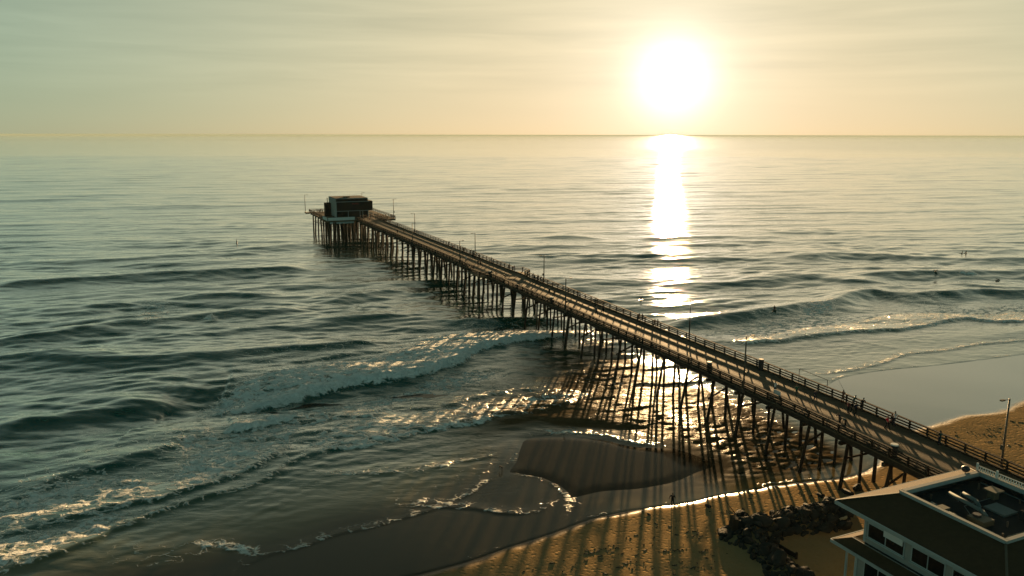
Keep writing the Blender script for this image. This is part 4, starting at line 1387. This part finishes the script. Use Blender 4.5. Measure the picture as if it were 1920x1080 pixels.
# px, py of the feet, heading from seaward in degrees (90 = left of seaward), pose, top, legs, height, label
FOLK = [
    (1663, 804, 175, 'walk', RED, BLACK, 1.66, 'person in a bright red top and dark trousers walking on the pier'),
    (1677, 798, 5, 'walk2', WHITE, NAVY, 1.84, 'person in a white shirt and dark trousers walking along the far railing'),
    (1671, 801, 5, 'walk', BLACK, BLACK, 1.70, 'person dressed in black between the red top and the white shirt'),
    (1761, 833, 0, 'stand', BLACK, NAVY, 1.70, 'person in black at the far railing, right-hand one of the pair nearest the beach'),
    (1770, 831, 20, 'walk2', (.03, .10, .09), (.03, .08, .07), 1.60, 'person in dull teal clothes beside a person in black, nearest the beach'),
    (1528, 754, 178, 'walk', NAVY, NAVY, 1.70, 'person in dark blue with arms out striding alone in the middle of the deck'),
    (1493, 744, 10, 'walk2', GREEN, (.02, .05, .04), 1.72, 'person in a green top walking alone left of the striding person'),
    (1453, 737, -80, 'reach', WHITE, GREY, 1.70, 'person with a reddish cap standing behind the white board at the near railing'),
    (1596, 752, -90, 'reach', (.17, .07, .045), BROWN, 1.78, 'person in reddish brown fishing with a rod over the far railing'),
    (1590, 775, 170, 'walk2', (.20, .06, .06), BLACK, 1.66, 'person with a dull red top, left one of three walking in a group'),
    (1597, 777, 180, 'walk', BLACK, BLACK, 1.76, 'person in black, middle one of three walking in a group'),
    (1604, 779, 185, 'walk2', NAVY, BLACK, 1.74, 'person in dark blue, right one of three walking in a group'),
    (1617, 760, -90, 'lean', (.05, .09, .07), GREY, 1.68, 'person in grey green leaning on the far railing, turned to the sea'),
    (1627, 768, -70, 'lean', BLACK, BLACK, 1.78, 'tall person in black leaning on the far railing behind the walking group'),
    (1574, 797, 90, 'lean', NAVY, BLACK, 1.75, 'person in dark clothes leaning on the near railing, left one of two'),
    (1585, 800, 70, 'stoop', (.05, .09, .10), BLACK, 1.68, 'person bending down by the near railing, right one of two'),
    (1118, 591, 175, 'walk', (.10, .10, .12), BLACK, 1.74, 'person in grey and black walking, left one of a pair amid the deck'),
    (1131, 587, 175, 'walk2', (.09, .04, .03), BLACK, 1.66, 'person in dark brown walking, right one of a pair amid the deck'),
    (1116, 574, -90, 'stand', BLACK, BLACK, 1.72, 'person in black standing at the far railing beyond the walking pair'),
    (1087, 561, 180, 'walk', WHITE, GREY, 1.72, 'person in a white top and grey trousers beside the far railing'),
    (1083, 560, 180, 'walk2', BLACK, BLACK, 1.74, 'person in black walking beside the one in a white top'),
    (1198, 603, 185, 'walk', BROWN, BROWN, 1.74, 'person in brown against the glitter, left one of a couple'),
    (1205, 605, 185, 'walk2', BROWN, BLACK, 1.76, 'person in brown and black against the glitter, right one of a couple'),
    (1230, 614, 0, 'walk', BROWN, BLACK, 1.66, 'person at the far railing right of the glitter, left one of that couple'),
    (1236, 616, 0, 'walk2', BROWN, BROWN, 1.74, 'person at the far railing right of the glitter, right one of that couple'),
    (1030, 554, 0, 'walk', BLACK, BLACK, 1.74, 'person in black walking seaward beside the small bin, left one of two'),
    (1039, 557, 0, 'walk2', BROWN, BLACK, 1.76, 'person in brown walking seaward beside the small bin, right one of two'),
    (985, 508, -90, 'lean', PINK, GREY, 1.66, 'person in a pink top at the far railing by the fishing bay'),
    (990, 509, -90, 'stand', (.45, .30, .30), GREY, 1.60, 'person in a pale pink top beside another in a stronger pink'),
    (970, 506, -90, 'stand', BLACK, BLACK, 1.80, 'person in black standing in the far fishing bay'),
    (935, 493, -90, 'stand', BLACK, NAVY, 1.74, 'person in dark clothes alone at the far railing left of the far fishing bay'),
    (874, 492, 0, 'walk', WHITE, GREY, 1.74, 'person in a white top near the lamp post on the near railing'),
    (896, 500, 180, 'walk', BLACK, BLACK, 1.74, 'person in black, left one of two walking by the pale-topped stand'),
    (901, 498, 180, 'walk2', (.12, .05, .04), BLACK, 1.70, 'person in dark red, right one of two walking by the pale-topped stand'),
    (913, 520, 90, 'stand', BLACK, BLACK, 1.70, 'person in black at the near railing just left of the near fishing bay'),
    (922, 518, 100, 'stand', (.4, .36, .3), GREY, 1.60, 'person in a pale top by the near fishing bay'),
    (930, 519, 80, 'stand', BROWN, BLACK, 1.76, 'person in brown standing behind the near fishing bay'),
    (947, 526, 90, 'lean', BLACK, BLACK, 1.72, 'person in black leaning at the right corner of the near fishing bay'),
    (745, 440, 180, 'walk', BLACK, BLACK, 1.78, 'person in black walking alone below the pier head'),
    (757, 437, 180, 'walk2', BROWN, BLACK, 1.70, 'person in brown walking alone near the far railing below the pier head'),
    (745, 427, -90, 'stand', BLACK, BLACK, 1.74, 'person in black at the far railing just below the pier head'),
    (843, 462, -90, 'lean', BROWN, BLACK, 1.74, 'person in brown at the far railing between two lamp posts'),
    (849, 470, 170, 'walk', (.25, .10, .09), BLACK, 1.70, 'person in a dull red top walking near the far railing'),
]
for px, py, hd, pose, top, legs, h, lab in FOLK:
    p = on_pier(px, py)
    person(p, SEA_H + math.radians(hd), pose, top, legs, lab, h)

# tight clusters whose members nothing tells apart at this distance
rnd = random.Random(21)
for px, py in ((998, 524), (1003, 527), (1008, 519), (1012, 528), (1016, 524), (1017, 530), (1007, 530)):
    person(on_pier(px, py), SEA_H + rnd.uniform(-3, 3), rnd.choice(['stand', 'sit', 'walk', 'lean']), rnd.choice([BLACK, BROWN, NAVY]), BLACK,
           'dark figure in the cluster beside the far railing lamp post', rnd.uniform(1.6, 1.8), 'cluster of people beside the far fishing bay')
for px, py in ((863, 471), (868, 473), (873, 474), (886, 482), (890, 486), (892, 480), (898, 487), (882, 478)):
    person(on_pier(px, py), SEA_H + rnd.uniform(-3, 3), rnd.choice(['stand', 'walk', 'walk2', 'lean']), rnd.choice([BLACK, BROWN, NAVY, (.2, .1, .08)]), BLACK,
           'dark figure at the far railing around the lamp post halfway along', rnd.uniform(1.6, 1.8), 'people along the far railing halfway out')
for k in range(22):
    u, v = rnd.uniform(243, 256), rnd.uniform(-5.5, 8.0)
    if u < 247:
        v = rnd.uniform(-4.5, 2.0)
    if v < 1.5 and u > 253:
        u = rnd.uniform(247, 252)
    person(PV(u, v, zdeck(HEAD_U0) + .008, False), rnd.uniform(0, 6.28), rnd.choice(['stand', 'walk', 'walk2', 'reach', 'sit']),
           rnd.choice([BROWN, (.20, .09, .06), (.14, .06, .04), BLACK, (.30, .20, .13)]), rnd.choice([BLACK, BROWN]), 'brownish figure in the crowd on the right of the pier head',
           rnd.uniform(1.6, 1.82), 'crowd on the pier head beside the building')
for k in range(7):
    person(PV(rnd.uniform(277, 284), rnd.uniform(-15.5, -12.5), zdeck(HEAD_U0) + .008, False), rnd.uniform(0, 6.28), rnd.choice(['stand', 'lean', 'sit']), BLACK, BLACK,
           'dark figure on the left of the pier head behind the white terrace', rnd.uniform(1.6, 1.8), 'people on the left of the pier head')

# fishing rod held over the far railing
q = Vector(on_pier(1596, 752)) + Vector((0, 0, 1.25))
side = Vector((DV[0], DV[1], 0))
r0 = q + side * .35
r1 = q + side * 1.2 + Vector((DU[0], DU[1], 0)) * 2.1 + Vector((0, 0, 1.1))
t = tag(MB().cyl(r0, r1, .022, .010, 6).build('fishing_rod', M['pole'], None, origin=r0), 'thin fishing rod slanting out over the far railing', 'fishing rod')

# beach walkers
p = on_ground(1261, 952)
person(p, SEA_H + math.radians(150), 'walk2', BLACK, BLACK, 'lone dark figure standing on the lit edge of the sand', 1.80)
p = on_ground(942, 885)
person(p + np.array([0, 0, .02]), SEA_H + math.radians(60), 'stoop', BLACK, BLACK, 'small dark figure stooping at the tip of the swash line', 1.10)


# ------------------------------------------------------------------ surfers, board riders and the buoy
M['board'] = simple_mat('surfboard', (0.35, 0.33, 0.28), 0.35)


def board(p, heading, L, label):
    mb = MB()
    n = 12
    top, bot = [], []
    for s in (1, -1):
        for i in range(n + 1):
            f = i / n
            t = -1 + 2 * f if s > 0 else 1 - 2 * f
            w = .27 * (1 - abs(t) ** 2.6) ** .5 if abs(t) < 1 else 0
            rz = .10 * max(0, t) ** 3
            top.append((s * w, t * L / 2, .06 + rz))
    top = top[:n + 1] + top[n + 2:-1]
    m = len(top)
    vs = top + [(x, y, z - .07) for x, y, z in top]
    fs = [tuple(range(m)), tuple(range(2 * m - 1, m - 1, -1))] + [(i, m + i, m + (i + 1) % m, (i + 1) % m) for i in range(m)]
    mb.add(vs, fs)
    o = mb.build('surfboard', M['board'], None)
    o.location = [float(c) for c in p]
    o.rotation_euler = (0, 0, heading)
    return tag(o, label, 'surfboard')


def sea_z(p):
    me = bpy.data.objects['sea'].data
    n = len(me.vertices)
    if not hasattr(sea_z, 'co'):
        a = np.empty(n * 3, np.float32)
        me.vertices.foreach_get('co', a)
        sea_z.co = a.reshape(-1, 3)
    c = sea_z.co
    d = (c[:, 0] - p[0]) ** 2 + (c[:, 1] - p[1]) ** 2
    return float(c[np.argmin(d), 2])


for px, py, pose, hd, lab, blab in (
        (1804, 474, 'straddle', 20, 'surfer sitting upright far out on the right, left one of a pair', 'surfboard under the left one of two sitting surfers'),
        (1811, 474, 'straddle', -30, 'surfer sitting upright far out on the right, right one of a pair', 'surfboard under the right one of two sitting surfers'),
        (1754, 507, 'prone', 160, 'surfer lying on a board behind the right-hand swell', 'surfboard under the surfer lying behind the right-hand swell'),
        (1871, 524, 'prone', 100, 'surfer paddling near the right edge, in front of the swell', 'surfboard under the surfer paddling near the right edge'),
        (1452, 579, 'straddle', 170, 'surfer sitting just behind the breaking wave right of the pier', 'surfboard under the surfer behind the breaking wave'),
        (1202, 562, 'straddle', 120, 'surfer sitting in the sun glitter beside the pier', 'surfboard under the surfer in the sun glitter')):
    z = 0.3
    for _ in range(6):
        p = at(px, py, z)
        z = 0.5 * z + 0.5 * sea_z(p)
    b = board((p[0], p[1], z + .02), SEA_H + math.radians(hd), 2.3, blab)
    person((p[0], p[1], z + .10), SEA_H + math.radians(hd), pose, (.010, .011, .013), (.010, .011, .013), lab, 1.76, shoes=(.02, .015, .012))

p = at(444, 459, 0)
z = sea_z(p)
t = thing('marker_buoy', 'slim upright dark buoy floating left of the pier head', 'buoy', (p[0], p[1], z))
q = Vector((p[0], p[1], z))
MB().cyl(q + Vector((0, 0, -.5)), q + Vector((0, 0, 1.0)), .16, .20, 10).build('float', M['buoy'], t, True)
MB().cyl(q + Vector((0, 0, 1.0)), q + Vector((0, 0, 1.7)), .18, .05, 10).build('cone', M['buoy'], t, True)
MB().cyl(q + Vector((0, 0, 1.7)), q + Vector((0, 0, 2.2)), .05, .04, 6).build('mast', M['pole'], t)


# ------------------------------------------------------------------ the restaurant building at the lower right
RA = at(1568, 938, 9.8)
ADIR, BDIR = -DU, DV


def RP(a, b, z):
    q = RA[:2] + ADIR * a + BDIR * b
    return np.array([q[0], q[1], z])


def build_restaurant():
    g0 = tz1(*RP(6, 6, 0)[:2]) - .3
    t = thing('beach_building', 'dark-roofed white-trimmed building at the lower right corner beside the pier', 'building', RP(7, 8, g0))
    EA, EB = 14.9, 16.3
    ze, zp = 9.8, 11.05
    ia0, ia1, ib0, ib1 = 2.8, 11.9, 4.0, 13.7
    def boxr(name, a0, a1, b0, b1, c0, c1, mat, par=None, lab=None):
        q = [(a0, b0), (a1, b0), (a1, b1), (a0, b1)]
        o = MB().hexa([RP(a, b, c0) for a, b in q], [RP(a, b, c1) for a, b in q]).build(name, mat, par or t)
        if lab:
            o['label'] = lab
        return o
    # sloped skirt of the upper roof, four slopes
    oc = [(0, 0), (EA, 0), (EA, EB), (0, EB)]
    ic = [(ia0, ib0), (ia1, ib0), (ia1, ib1), (ia0, ib1)]
    names = ['front_slope', 'right_slope', 'back_slope', 'seaward_slope']
    for k in range(4):
        k2 = (k + 1) % 4
        up = [RP(*oc[k], ze + .06), RP(*oc[k2], ze + .06), RP(*ic[k2], zp - .10), RP(*ic[k], zp - .10)]
        lo = [p - np.array([0, 0, .12]) for p in up]
        o = MB().hexa(lo, up).build('roof_slope', M['shingle'], t)
    for k in range(4):
        MB().beam(RP(*oc[k], ze + .09), RP(*ic[k], zp - .07), .16, .07).build('ridge_cap', M['rust'], t)
    # white fascia and soffit round the eave
    fa = .26
    for a0, a1, b0, b1 in ((-.06, EA + .06, -.07, -.004), (-.06, EA + .06, EB + .004, EB + .07), (-.07, -.004, -.002, EB + .002), (EA + .004, EA + .07, -.002, EB + .002)):
        boxr('fascia', a0, a1, b0, b1, ze - fa, ze + .065, M['trim'])
    for a0, a1, b0, b1 in ((-.02, EA, -.13, -.072),):
        boxr('gutter', a0, a1, b0, b1, ze - .04, ze + .05, M['trim'])
    boxr('soffit', .0, EA, .0, EB, ze - fa + .02, ze - fa + .07, M['trim'])
    # parapet round the flat roof well
    w = .26
    for a0, a1, b0, b1 in ((ia0 - .02, ia1 + .02, ib0 - .02, ib0 + w), (ia0 - .02, ia1 + .02, ib1 - w, ib1 + .02), (ia0 - .02, ia0 + w, ib0 + w + .002, ib1 - w - .002), (ia1 - w, ia1 + .02, ib0 + w + .002, ib1 - w - .002)):
        boxr('parapet', a0, a1, b0, b1, zp - .22, zp + .12, M['trim'])
        boxr('coping', a0 - .04, a1 + .04, b0 - .03, b1 + .03, zp + .122, zp + .17, M['wallgrey'])
    boxr('flat_roof', ia0 + .1, ia1 - .1, ib0 + .1, ib1 - .1, zp - .75, zp - .62, M['membrane'])
    fl = zp - .62
    # upper wall with its window band
    wb = .6
    boxr('upper_wall', 2.65, EA - .6, wb, EB - .8, 6.0, ze - fa, M['wallgrey'])
    boxr('corner_board', 2.57, 2.80, wb - .05, wb - .003, 7.32, ze - fa - .004, M['trim'])
    def window(a0, a1, z0, z1, panes, b=wb):
        f = boxr('window', a0, a1, b - .05, b - .004, z0, z1, M['trim'])
        n = panes
        wd = (a1 - a0 - .10 * (n + 1)) / n
        for i in range(n):
            aa = a0 + .10 + i * (wd + .10)
            boxr('pane', aa, aa + wd, b - .065, b - .052, z0 + .10, z1 - .10, M['glass'], f)
        boxr('sill', a0 - .08, a1 + .08, b - .13, b - .002, z0 - .09, z0 - .004, M['trim'], f)
        return f
    window(2.95, 6.45, 7.86, 9.15, 2)
    window(7.05, 9.95, 7.86, 9.15, 2)
    window(10.5, 13.4, 7.86, 9.15, 2)
    boxr('awning_blind', 4.55, 6.30, wb - .16, wb - .075, 8.72, 9.28, M['white'], None, 'pale half-lowered blind over the first window')
    # lower roof along the front
    lz, lh = 6.75, 7.30
    up = [RP(.55, -.75, lz), RP(EA, -.75, lz), RP(EA, .25, lh), RP(1.75, .25, lh)]
    MB().hexa([p - np.array([0, 0, .14]) for p in up], up).build('lower_roof', M['shingle'], t)
    up = [RP(.55, -.75, lz), RP(1.75, .25, lh), RP(1.75, 3.2, lh), RP(.55, 3.2, lz)]
    MB().hexa([p - np.array([0, 0, .14]) for p in up], up).build('lower_roof', M['shingle'], t)
    up = [RP(1.75, .252, lh + .0), RP(EA, .252, lh), RP(EA, .595, lh), RP(1.75, .595, lh)]
    MB().hexa([p - np.array([0, 0, .14]) for p in up], up).build('roof_ledge', M['membrane'], t)
    boxr('flashing', 1.75, EA, .20, .28, lh + .004, lh + .035, M['wallgrey'])
    boxr('lower_fascia', .50, EA, -.83, -.755, lz - .24, lz + .03, M['trim'])
    boxr('lower_fascia', .46, .545, -.75, 3.2, lz - .24, lz + .03, M['trim'])
    # ground floor
    boxr('lower_wall', 2.55, EA - .6, .0, EB - .8, g0, lz - .15, M['wallgrey'])
    boxr('corner_board', 2.47, 2.72, -.05, -.003, g0 + .3, lz - .26, M['trim'])
    window(3.4, 6.2, 4.3, 6.1, 2, 0.0)
    window(7.0, 9.8, 4.3, 6.1, 2, 0.0)
    boxr('terrace_slab', .3, 2.45, -.6, 5.0, g0 + .1, g0 + .35, M['wallgrey'])
    boxr('post', 1.9, 2.05, -.5, -.35, g0 + .352, lz - .16, M['trim'])
    # roof furniture: ducts, curb, vent, box
    MB().tube([RP(5.0, 8.75, fl + .55), RP(6.35, 8.45, fl + .55), RP(6.75, 8.3, fl + .3), RP(6.75, 8.3, fl)], .16, 12).build('duct', M['duct'], t, True)
    MB().tube([RP(4.5, 7.75, fl + .55), RP(7.8, 7.2, fl + .55), RP(8.2, 7.1, fl + .35), RP(8.2, 7.1, fl)], .16, 12).build('duct', M['duct'], t, True)
    MB().tube([RP(4.9, 5.15, fl + .35), RP(5.75, 5.0, fl + .35)], .15, 12).build('duct', M['duct'], t, True)
    MB().tube([RP(6.45, 4.95, fl + .35), RP(8.0, 4.85, fl + .35)], .15, 12).build('duct', M['duct'], t, True)
    boxr('fan_box', 5.75, 6.45, 4.65, 5.3, fl, fl + .62, M['rust'])
    boxr('roof_curb', 7.6, 9.0, 5.7, 6.95, fl, fl + .45, M['rust'])
    MB().cyl(RP(8.0, 6.3, fl + .45), RP(8.0, 6.3, fl + .62), .32, .30, 12).build('roof_fan', M['bin'], t)
    boxr('vent_stack', 5.6, 6.2, 10.9, 11.5, fl, fl + .70, M['rust'])
    boxr('vent_cap', 5.35, 6.45, 10.65, 11.75, fl + .702, fl + .82, M['rust'])
    boxr('equipment_pad', 6.7, 8.5, 8.9, 10.5, fl, fl + .16, M['duct'])
    boxr('equipment_pad', 8.4, 9.9, 4.75, 5.6, fl, fl + .14, M['duct'])
    boxr('roof_unit', 9.2, 10.6, 9.6, 11.0, fl, fl + .8, M['membrane'])
    for a, b, hh in ((4.2, 11.8, .5), (7.4, 12.4, .35), (9.6, 7.6, .45), (10.6, 5.6, .4), (3.9, 6.4, .4)):
        MB().cyl(RP(a, b, fl), RP(a, b, fl + hh), .07, .07, 8).build('vent_pipe', M['pole'], t)
    MB().tube([RP(3.6, 12.9, fl + .12), RP(9.0, 12.8, fl + .12), RP(9.1, 9.9, fl + .12)], .035, 6).build('conduit', M['duct'], t)
    MB().tube([RP(5.9, 11.0, fl + .10), RP(6.0, 7.6, fl + .10), RP(7.6, 6.4, fl + .10)], .03, 6).build('conduit', M['duct'], t)
    MB().tube([RP(10.8, 12.6, fl + .10), RP(10.7, 6.0, fl + .10)], .03, 6).build('conduit', M['duct'], t)
    for a, b in ((4.6, 8.9), (5.1, 8.1)):
        MB().beam(RP(a, b, fl), RP(a + .1, b, fl + .5), .05, .05).build('strut', M['duct'], t)
    # satellite dish on the seaward parapet
    c = Vector(RP(2.45, 12.4, zp + .25))
    MB().cyl(c - Vector((0, 0, .55)), c, .04, .04, 6).build('dish_mast', M['pole'], t)
    MB().ball(c + Vector((0, 0, .15)), .36, 10, 6, .8).build('dome', M['bin'], t, True)
    # white balustrade along the back parapet: rails, posts, pickets
    bb = ib1 - .1
    zb = zp + .172
    boxr('balustrade_rail', ia0 - .2, ia1, bb - .04, bb + .04, zb + .40, zb + .46, M['white'])
    boxr('balustrade_rail', ia0 - .2, ia1, bb - .03, bb + .03, zb + .10, zb + .16, M['white'])
    n = 40
    for k in range(n):
        a = ia0 - .1 + (ia1 - ia0) * k / n
        boxr('picket', a, a + .07, bb - .02, bb + .02, zb, zb + .40, M['white'])
    for a in (ia0 - .2, ia0 + 1.6, ia0 + 4.2, ia0 + 6.8, ia1 - .2):
        boxr('balustrade_post', a, a + .14, bb - .07, bb + .07, zb, zb + .66, M['white'])
    lm, g, b = new_mat('lit_globe')
    b.inputs['Emission Color'].default_value = (1, .97, .9, 1)
    b.inputs['Emission Strength'].default_value = 3.0
    c = RP(7.9, bb + .25, zb + .45)
    MB().ball(c, .14, 10, 6).build('globe_lamp', lm, t, True)
    MB().cyl((c[0], c[1], zb - .2), (c[0], c[1], c[2] - .13), .03, .03, 6).build('lamp_stem', M['pole'], t)


build_restaurant()

# ------------------------------------------------------------------ boulders, old timber wall, kelp
def rock_mesh(seed):
    r = random.Random(seed)
    bm = bmesh.new()
    for _ in range(18):
        v = Vector((r.gauss(0, 1), r.gauss(0, 1), r.gauss(0, 1))).normalized()
        v = Vector((v.x * 1.0, v.y * r.uniform(.7, .95), v.z * r.uniform(.6, .85)))
        bm.verts.new(v)
    bmesh.ops.convex_hull(bm, input=bm.verts)
    for v in [v for v in bm.verts if not v.link_faces]:
        bm.verts.remove(v)
    bmesh.ops.bevel(bm, geom=bm.edges[:], offset=.07, segments=1, affect='EDGES')
    bmesh.ops.recalc_face_normals(bm, faces=bm.faces)
    me = bpy.data.meshes.new('boulder')
    bm.to_mesh(me)
    bm.free()
    me.materials.append(M['rock'])
    return me


def build_rocks():
    meshes = [rock_mesh(40 + i) for i in range(9)]
    rnd = random.Random(5)
    lo, hi = MOUND.min(0), MOUND.max(0)
    spots = []
    tries = 0
    while len(spots) < 285 and tries < 14000:
        tries += 1
        x, y = rnd.uniform(lo[0], hi[0]), rnd.uniform(lo[1], hi[1])
        sdm = float(polysd(np.array([x]), np.array([y]), MOUND)[0])
        if sdm < .1:
            continue
        r = rnd.choice([.34, .45, .6, .75, .95]) * (0.75 + .5 * rnd.random())
        if any((x - a) ** 2 + (y - b) ** 2 < (.52 * (r + c)) ** 2 for a, b, c in spots):
            continue
        spots.append((x, y, r))
    wall_a, wall_b, upper = on_ground(1384, 985), on_ground(1496, 1046), on_ground(1500, 972)
    for i, (x, y, r) in enumerate(spots):
        o = bpy.data.objects.new('boulder', meshes[i % 9])
        COL.objects.link(o)
        z = tz1(x, y)
        o.location = (x, y, z + r * .25)
        o.rotation_euler = (rnd.uniform(-.5, .5), rnd.uniform(-.5, .5), rnd.uniform(0, 6.3))
        o.scale = (r, r, r * rnd.uniform(.8, 1.1))
        ww = wall_b[:2] - wall_a[:2]
        side = ww[0] * (y - wall_a[1]) - ww[1] * (x - wall_a[0])
        if (np.array([x, y]) - upper[:2]) @ DV > 0:
            tag(o, 'dark angular boulder in the upper arm of the heap, close to the seaward eave', 'boulder', 'boulders of the upper arm')
        elif side > 0:
            tag(o, 'dark angular boulder on the seaward side of the old timber wall', 'boulder', 'boulders seaward of the timber wall')
        else:
            tag(o, 'dark angular boulder landward of the timber wall, at the foot of the heap', 'boulder', 'boulders landward of the timber wall')
    # rocks one can tell apart
    for px, py, r, lab, mt, sc3 in ((1580, 973, .55, 'pale flat rock lying on the rock heap near the eave', 'palerock', (1.3, .8, .5)),
                                    (1608, 918, .85, 'tall upright dark boulder on the lit sand below the pier', 'rock', (.75, .75, 1.25)),
                                    (1590, 925, .75, 'wide dark boulder beside the tall upright one', 'rock', (1.3, .9, .7)),
                                    (1541, 931, .55, 'low dark boulder at the upper end of the rock heap', 'rock', (1.3, .8, .7)),
                                    (1328, 950, .40, 'small dark stone alone on the lit sand', 'rock', (1.2, .8, .7)),
                                    (1355, 1000, .60, 'dark boulder at the left tip of the rock heap', 'rock', (1.1, .9, .9)),
                                    (1443, 985, .34, 'small pale stone among the dark boulders', 'palerock', (1.3, .7, .5)),
                                    (1416, 1025, .55, 'grey squarish boulder in the lower part of the heap', 'rock', (1, 1, 1)),
                                    (1217, 965, .22, 'small lump at the lit edge of the sand', 'rock', (1.5, .8, .6))):
        me = meshes[len(lab) % 9].copy()
        me.materials.clear()
        me.materials.append(M[mt])
        p = on_ground(px, py)
        o = bpy.data.objects.new('boulder', me)
        COL.objects.link(o)
        o.location = (p[0], p[1], p[2] + r * .35)
        o.rotation_euler = (0, .1, len(lab) * 1.3)
        o.scale = tuple(r * c for c in sc3)
        tag(o, lab, 'boulder')
    # remains of an old timber wall through the heap
    a, b = Vector(on_ground(1384, 985)), Vector(on_ground(1496, 1046))
    t = thing('timber_wall', 'old low timber wall running through the rock heap', 'wall', a)
    a, b = a + Vector((0, 0, .75)), b + Vector((0, 0, .45))
    for k in range(3):
        q0, q1 = a.lerp(b, k / 3 + .004), a.lerp(b, (k + 1) / 3 - .004)
        for j in range(4):
            dz = Vector((0, 0, -.16 - j * .32 - k * .04))
            MB().beam(q0 + dz, q1 + dz, .12, .29).build('plank', M['pile'], t)
    dr = (b - a).normalized()
    for k in range(4):
        q = a.lerp(b, k / 3) + Vector((dr.y, -dr.x, 0)) * .18 + Vector((0, 0, .2))
        MB().cyl(q - Vector((0, 0, 2.4)), q, .15, .13, 8).build('post', M['pile'], t)
    p = Vector(on_ground(1376, 996))
    t = tag(MB().beam(p - Vector((0, 0, .3)), p + Vector((0, 0, 1.55)), 1.0, .55).build('timber_stump', M['pile'], None, origin=p), 'thick dark timber stump at the end of the old wall', 'stump')


build_rocks()


def build_kelp():
    rnd = random.Random(77)
    mb = MB()
    def patch(px, py, spread, n, big=1.0):
        c = on_ground(px, py)
        for _ in range(max(4, n * 2 // 3)):
            x, y = c[0] + rnd.gauss(0, spread), c[1] + rnd.gauss(0, spread * .5)
            z = seabed((x, y)) + .015
            L = rnd.choice([.07, .1, .16, .3]) * rnd.uniform(.6, 1.2) * big
            w = L * rnd.uniform(.15, .45)
            an = rnd.uniform(-.4, .8) if rnd.random() < .7 else rnd.uniform(0, 3)
            dx, dy = math.cos(an), math.sin(an)
            h = rnd.uniform(.02, .07)
            q = [(x - dx * L, y - dy * L), (x + dy * w, y - dx * w), (x + dx * L, y + dy * L), (x - dy * w, y + dx * w)]
            mb.hexa([(a, b, z - .06) for a, b in q], [(a * .6 + x * .4, b * .6 + y * .4, z + h) for a, b in q])
    for px, py, s, n in ((1310, 1000, 1.2, 26), (1250, 1030, 1.5, 34), (1140, 1028, 1.0, 22), (1120, 1040, 1.1, 18), (1180, 1060, 1.6, 30), (1290, 1060, 1.4, 34), (1320, 1035, .9, 24), (1240, 985, 1.2, 12), (1370, 960, 1.0, 18), (1090, 1055, 1.2, 14),
                         (1420, 935, 1.3, 14), (1500, 925, 1.2, 12), (1200, 1010, 1.6, 14), (1040, 1070, 1.6, 14)):
        patch(px, py, s, n)
    for px, py, s, n in ((1855, 812, 1.4, 30), (1880, 830, 1.2, 18), (1845, 825, 1.0, 10), (1905, 790, 1.3, 12), (1800, 815, 1.2, 6), (1868, 803, .8, 10)):
        patch(px, py, s, n, 1.2)
    o = mb.build('kelp_debris', M['kelp'], None)
    o['kind'] = 'stuff'
    o['label'] = 'dark scraps of kelp scattered on the dry sand'


build_kelp()

# ------------------------------------------------------------------ sea haze
def build_haze():
    m = bpy.data.materials.new('sea_haze')
    m.use_nodes = True
    g = NT(m.node_tree)
    g.N.remove(g.N['Principled BSDF'])
    pv = g.n('ShaderNodeVolumePrincipled')
    pv.inputs['Color'].default_value = (0.40, 0.50, 0.46, 1)
    pv.inputs['Density'].default_value = HAZE_DENSITY
    pv.inputs['Anisotropy'].default_value = 0.0
    g.L.new(pv.outputs[0], g.N['Material Output'].inputs['Volume'])
    S_ = 195000
    mb = MB().hexa([(-S_, -2000, -8), (S_, -2000, -8), (S_, S_, -8), (-S_, S_, -8)], [(-S_, -2000, 41.5), (S_, -2000, 41.5), (S_, S_, 41.5), (-S_, S_, 41.5)])
    o = mb.build('haze', m, None)
    o['kind'] = 'stuff'
    o['label'] = 'pale sea haze lying over the water'


HAZE_DENSITY = 0.00004
build_haze()
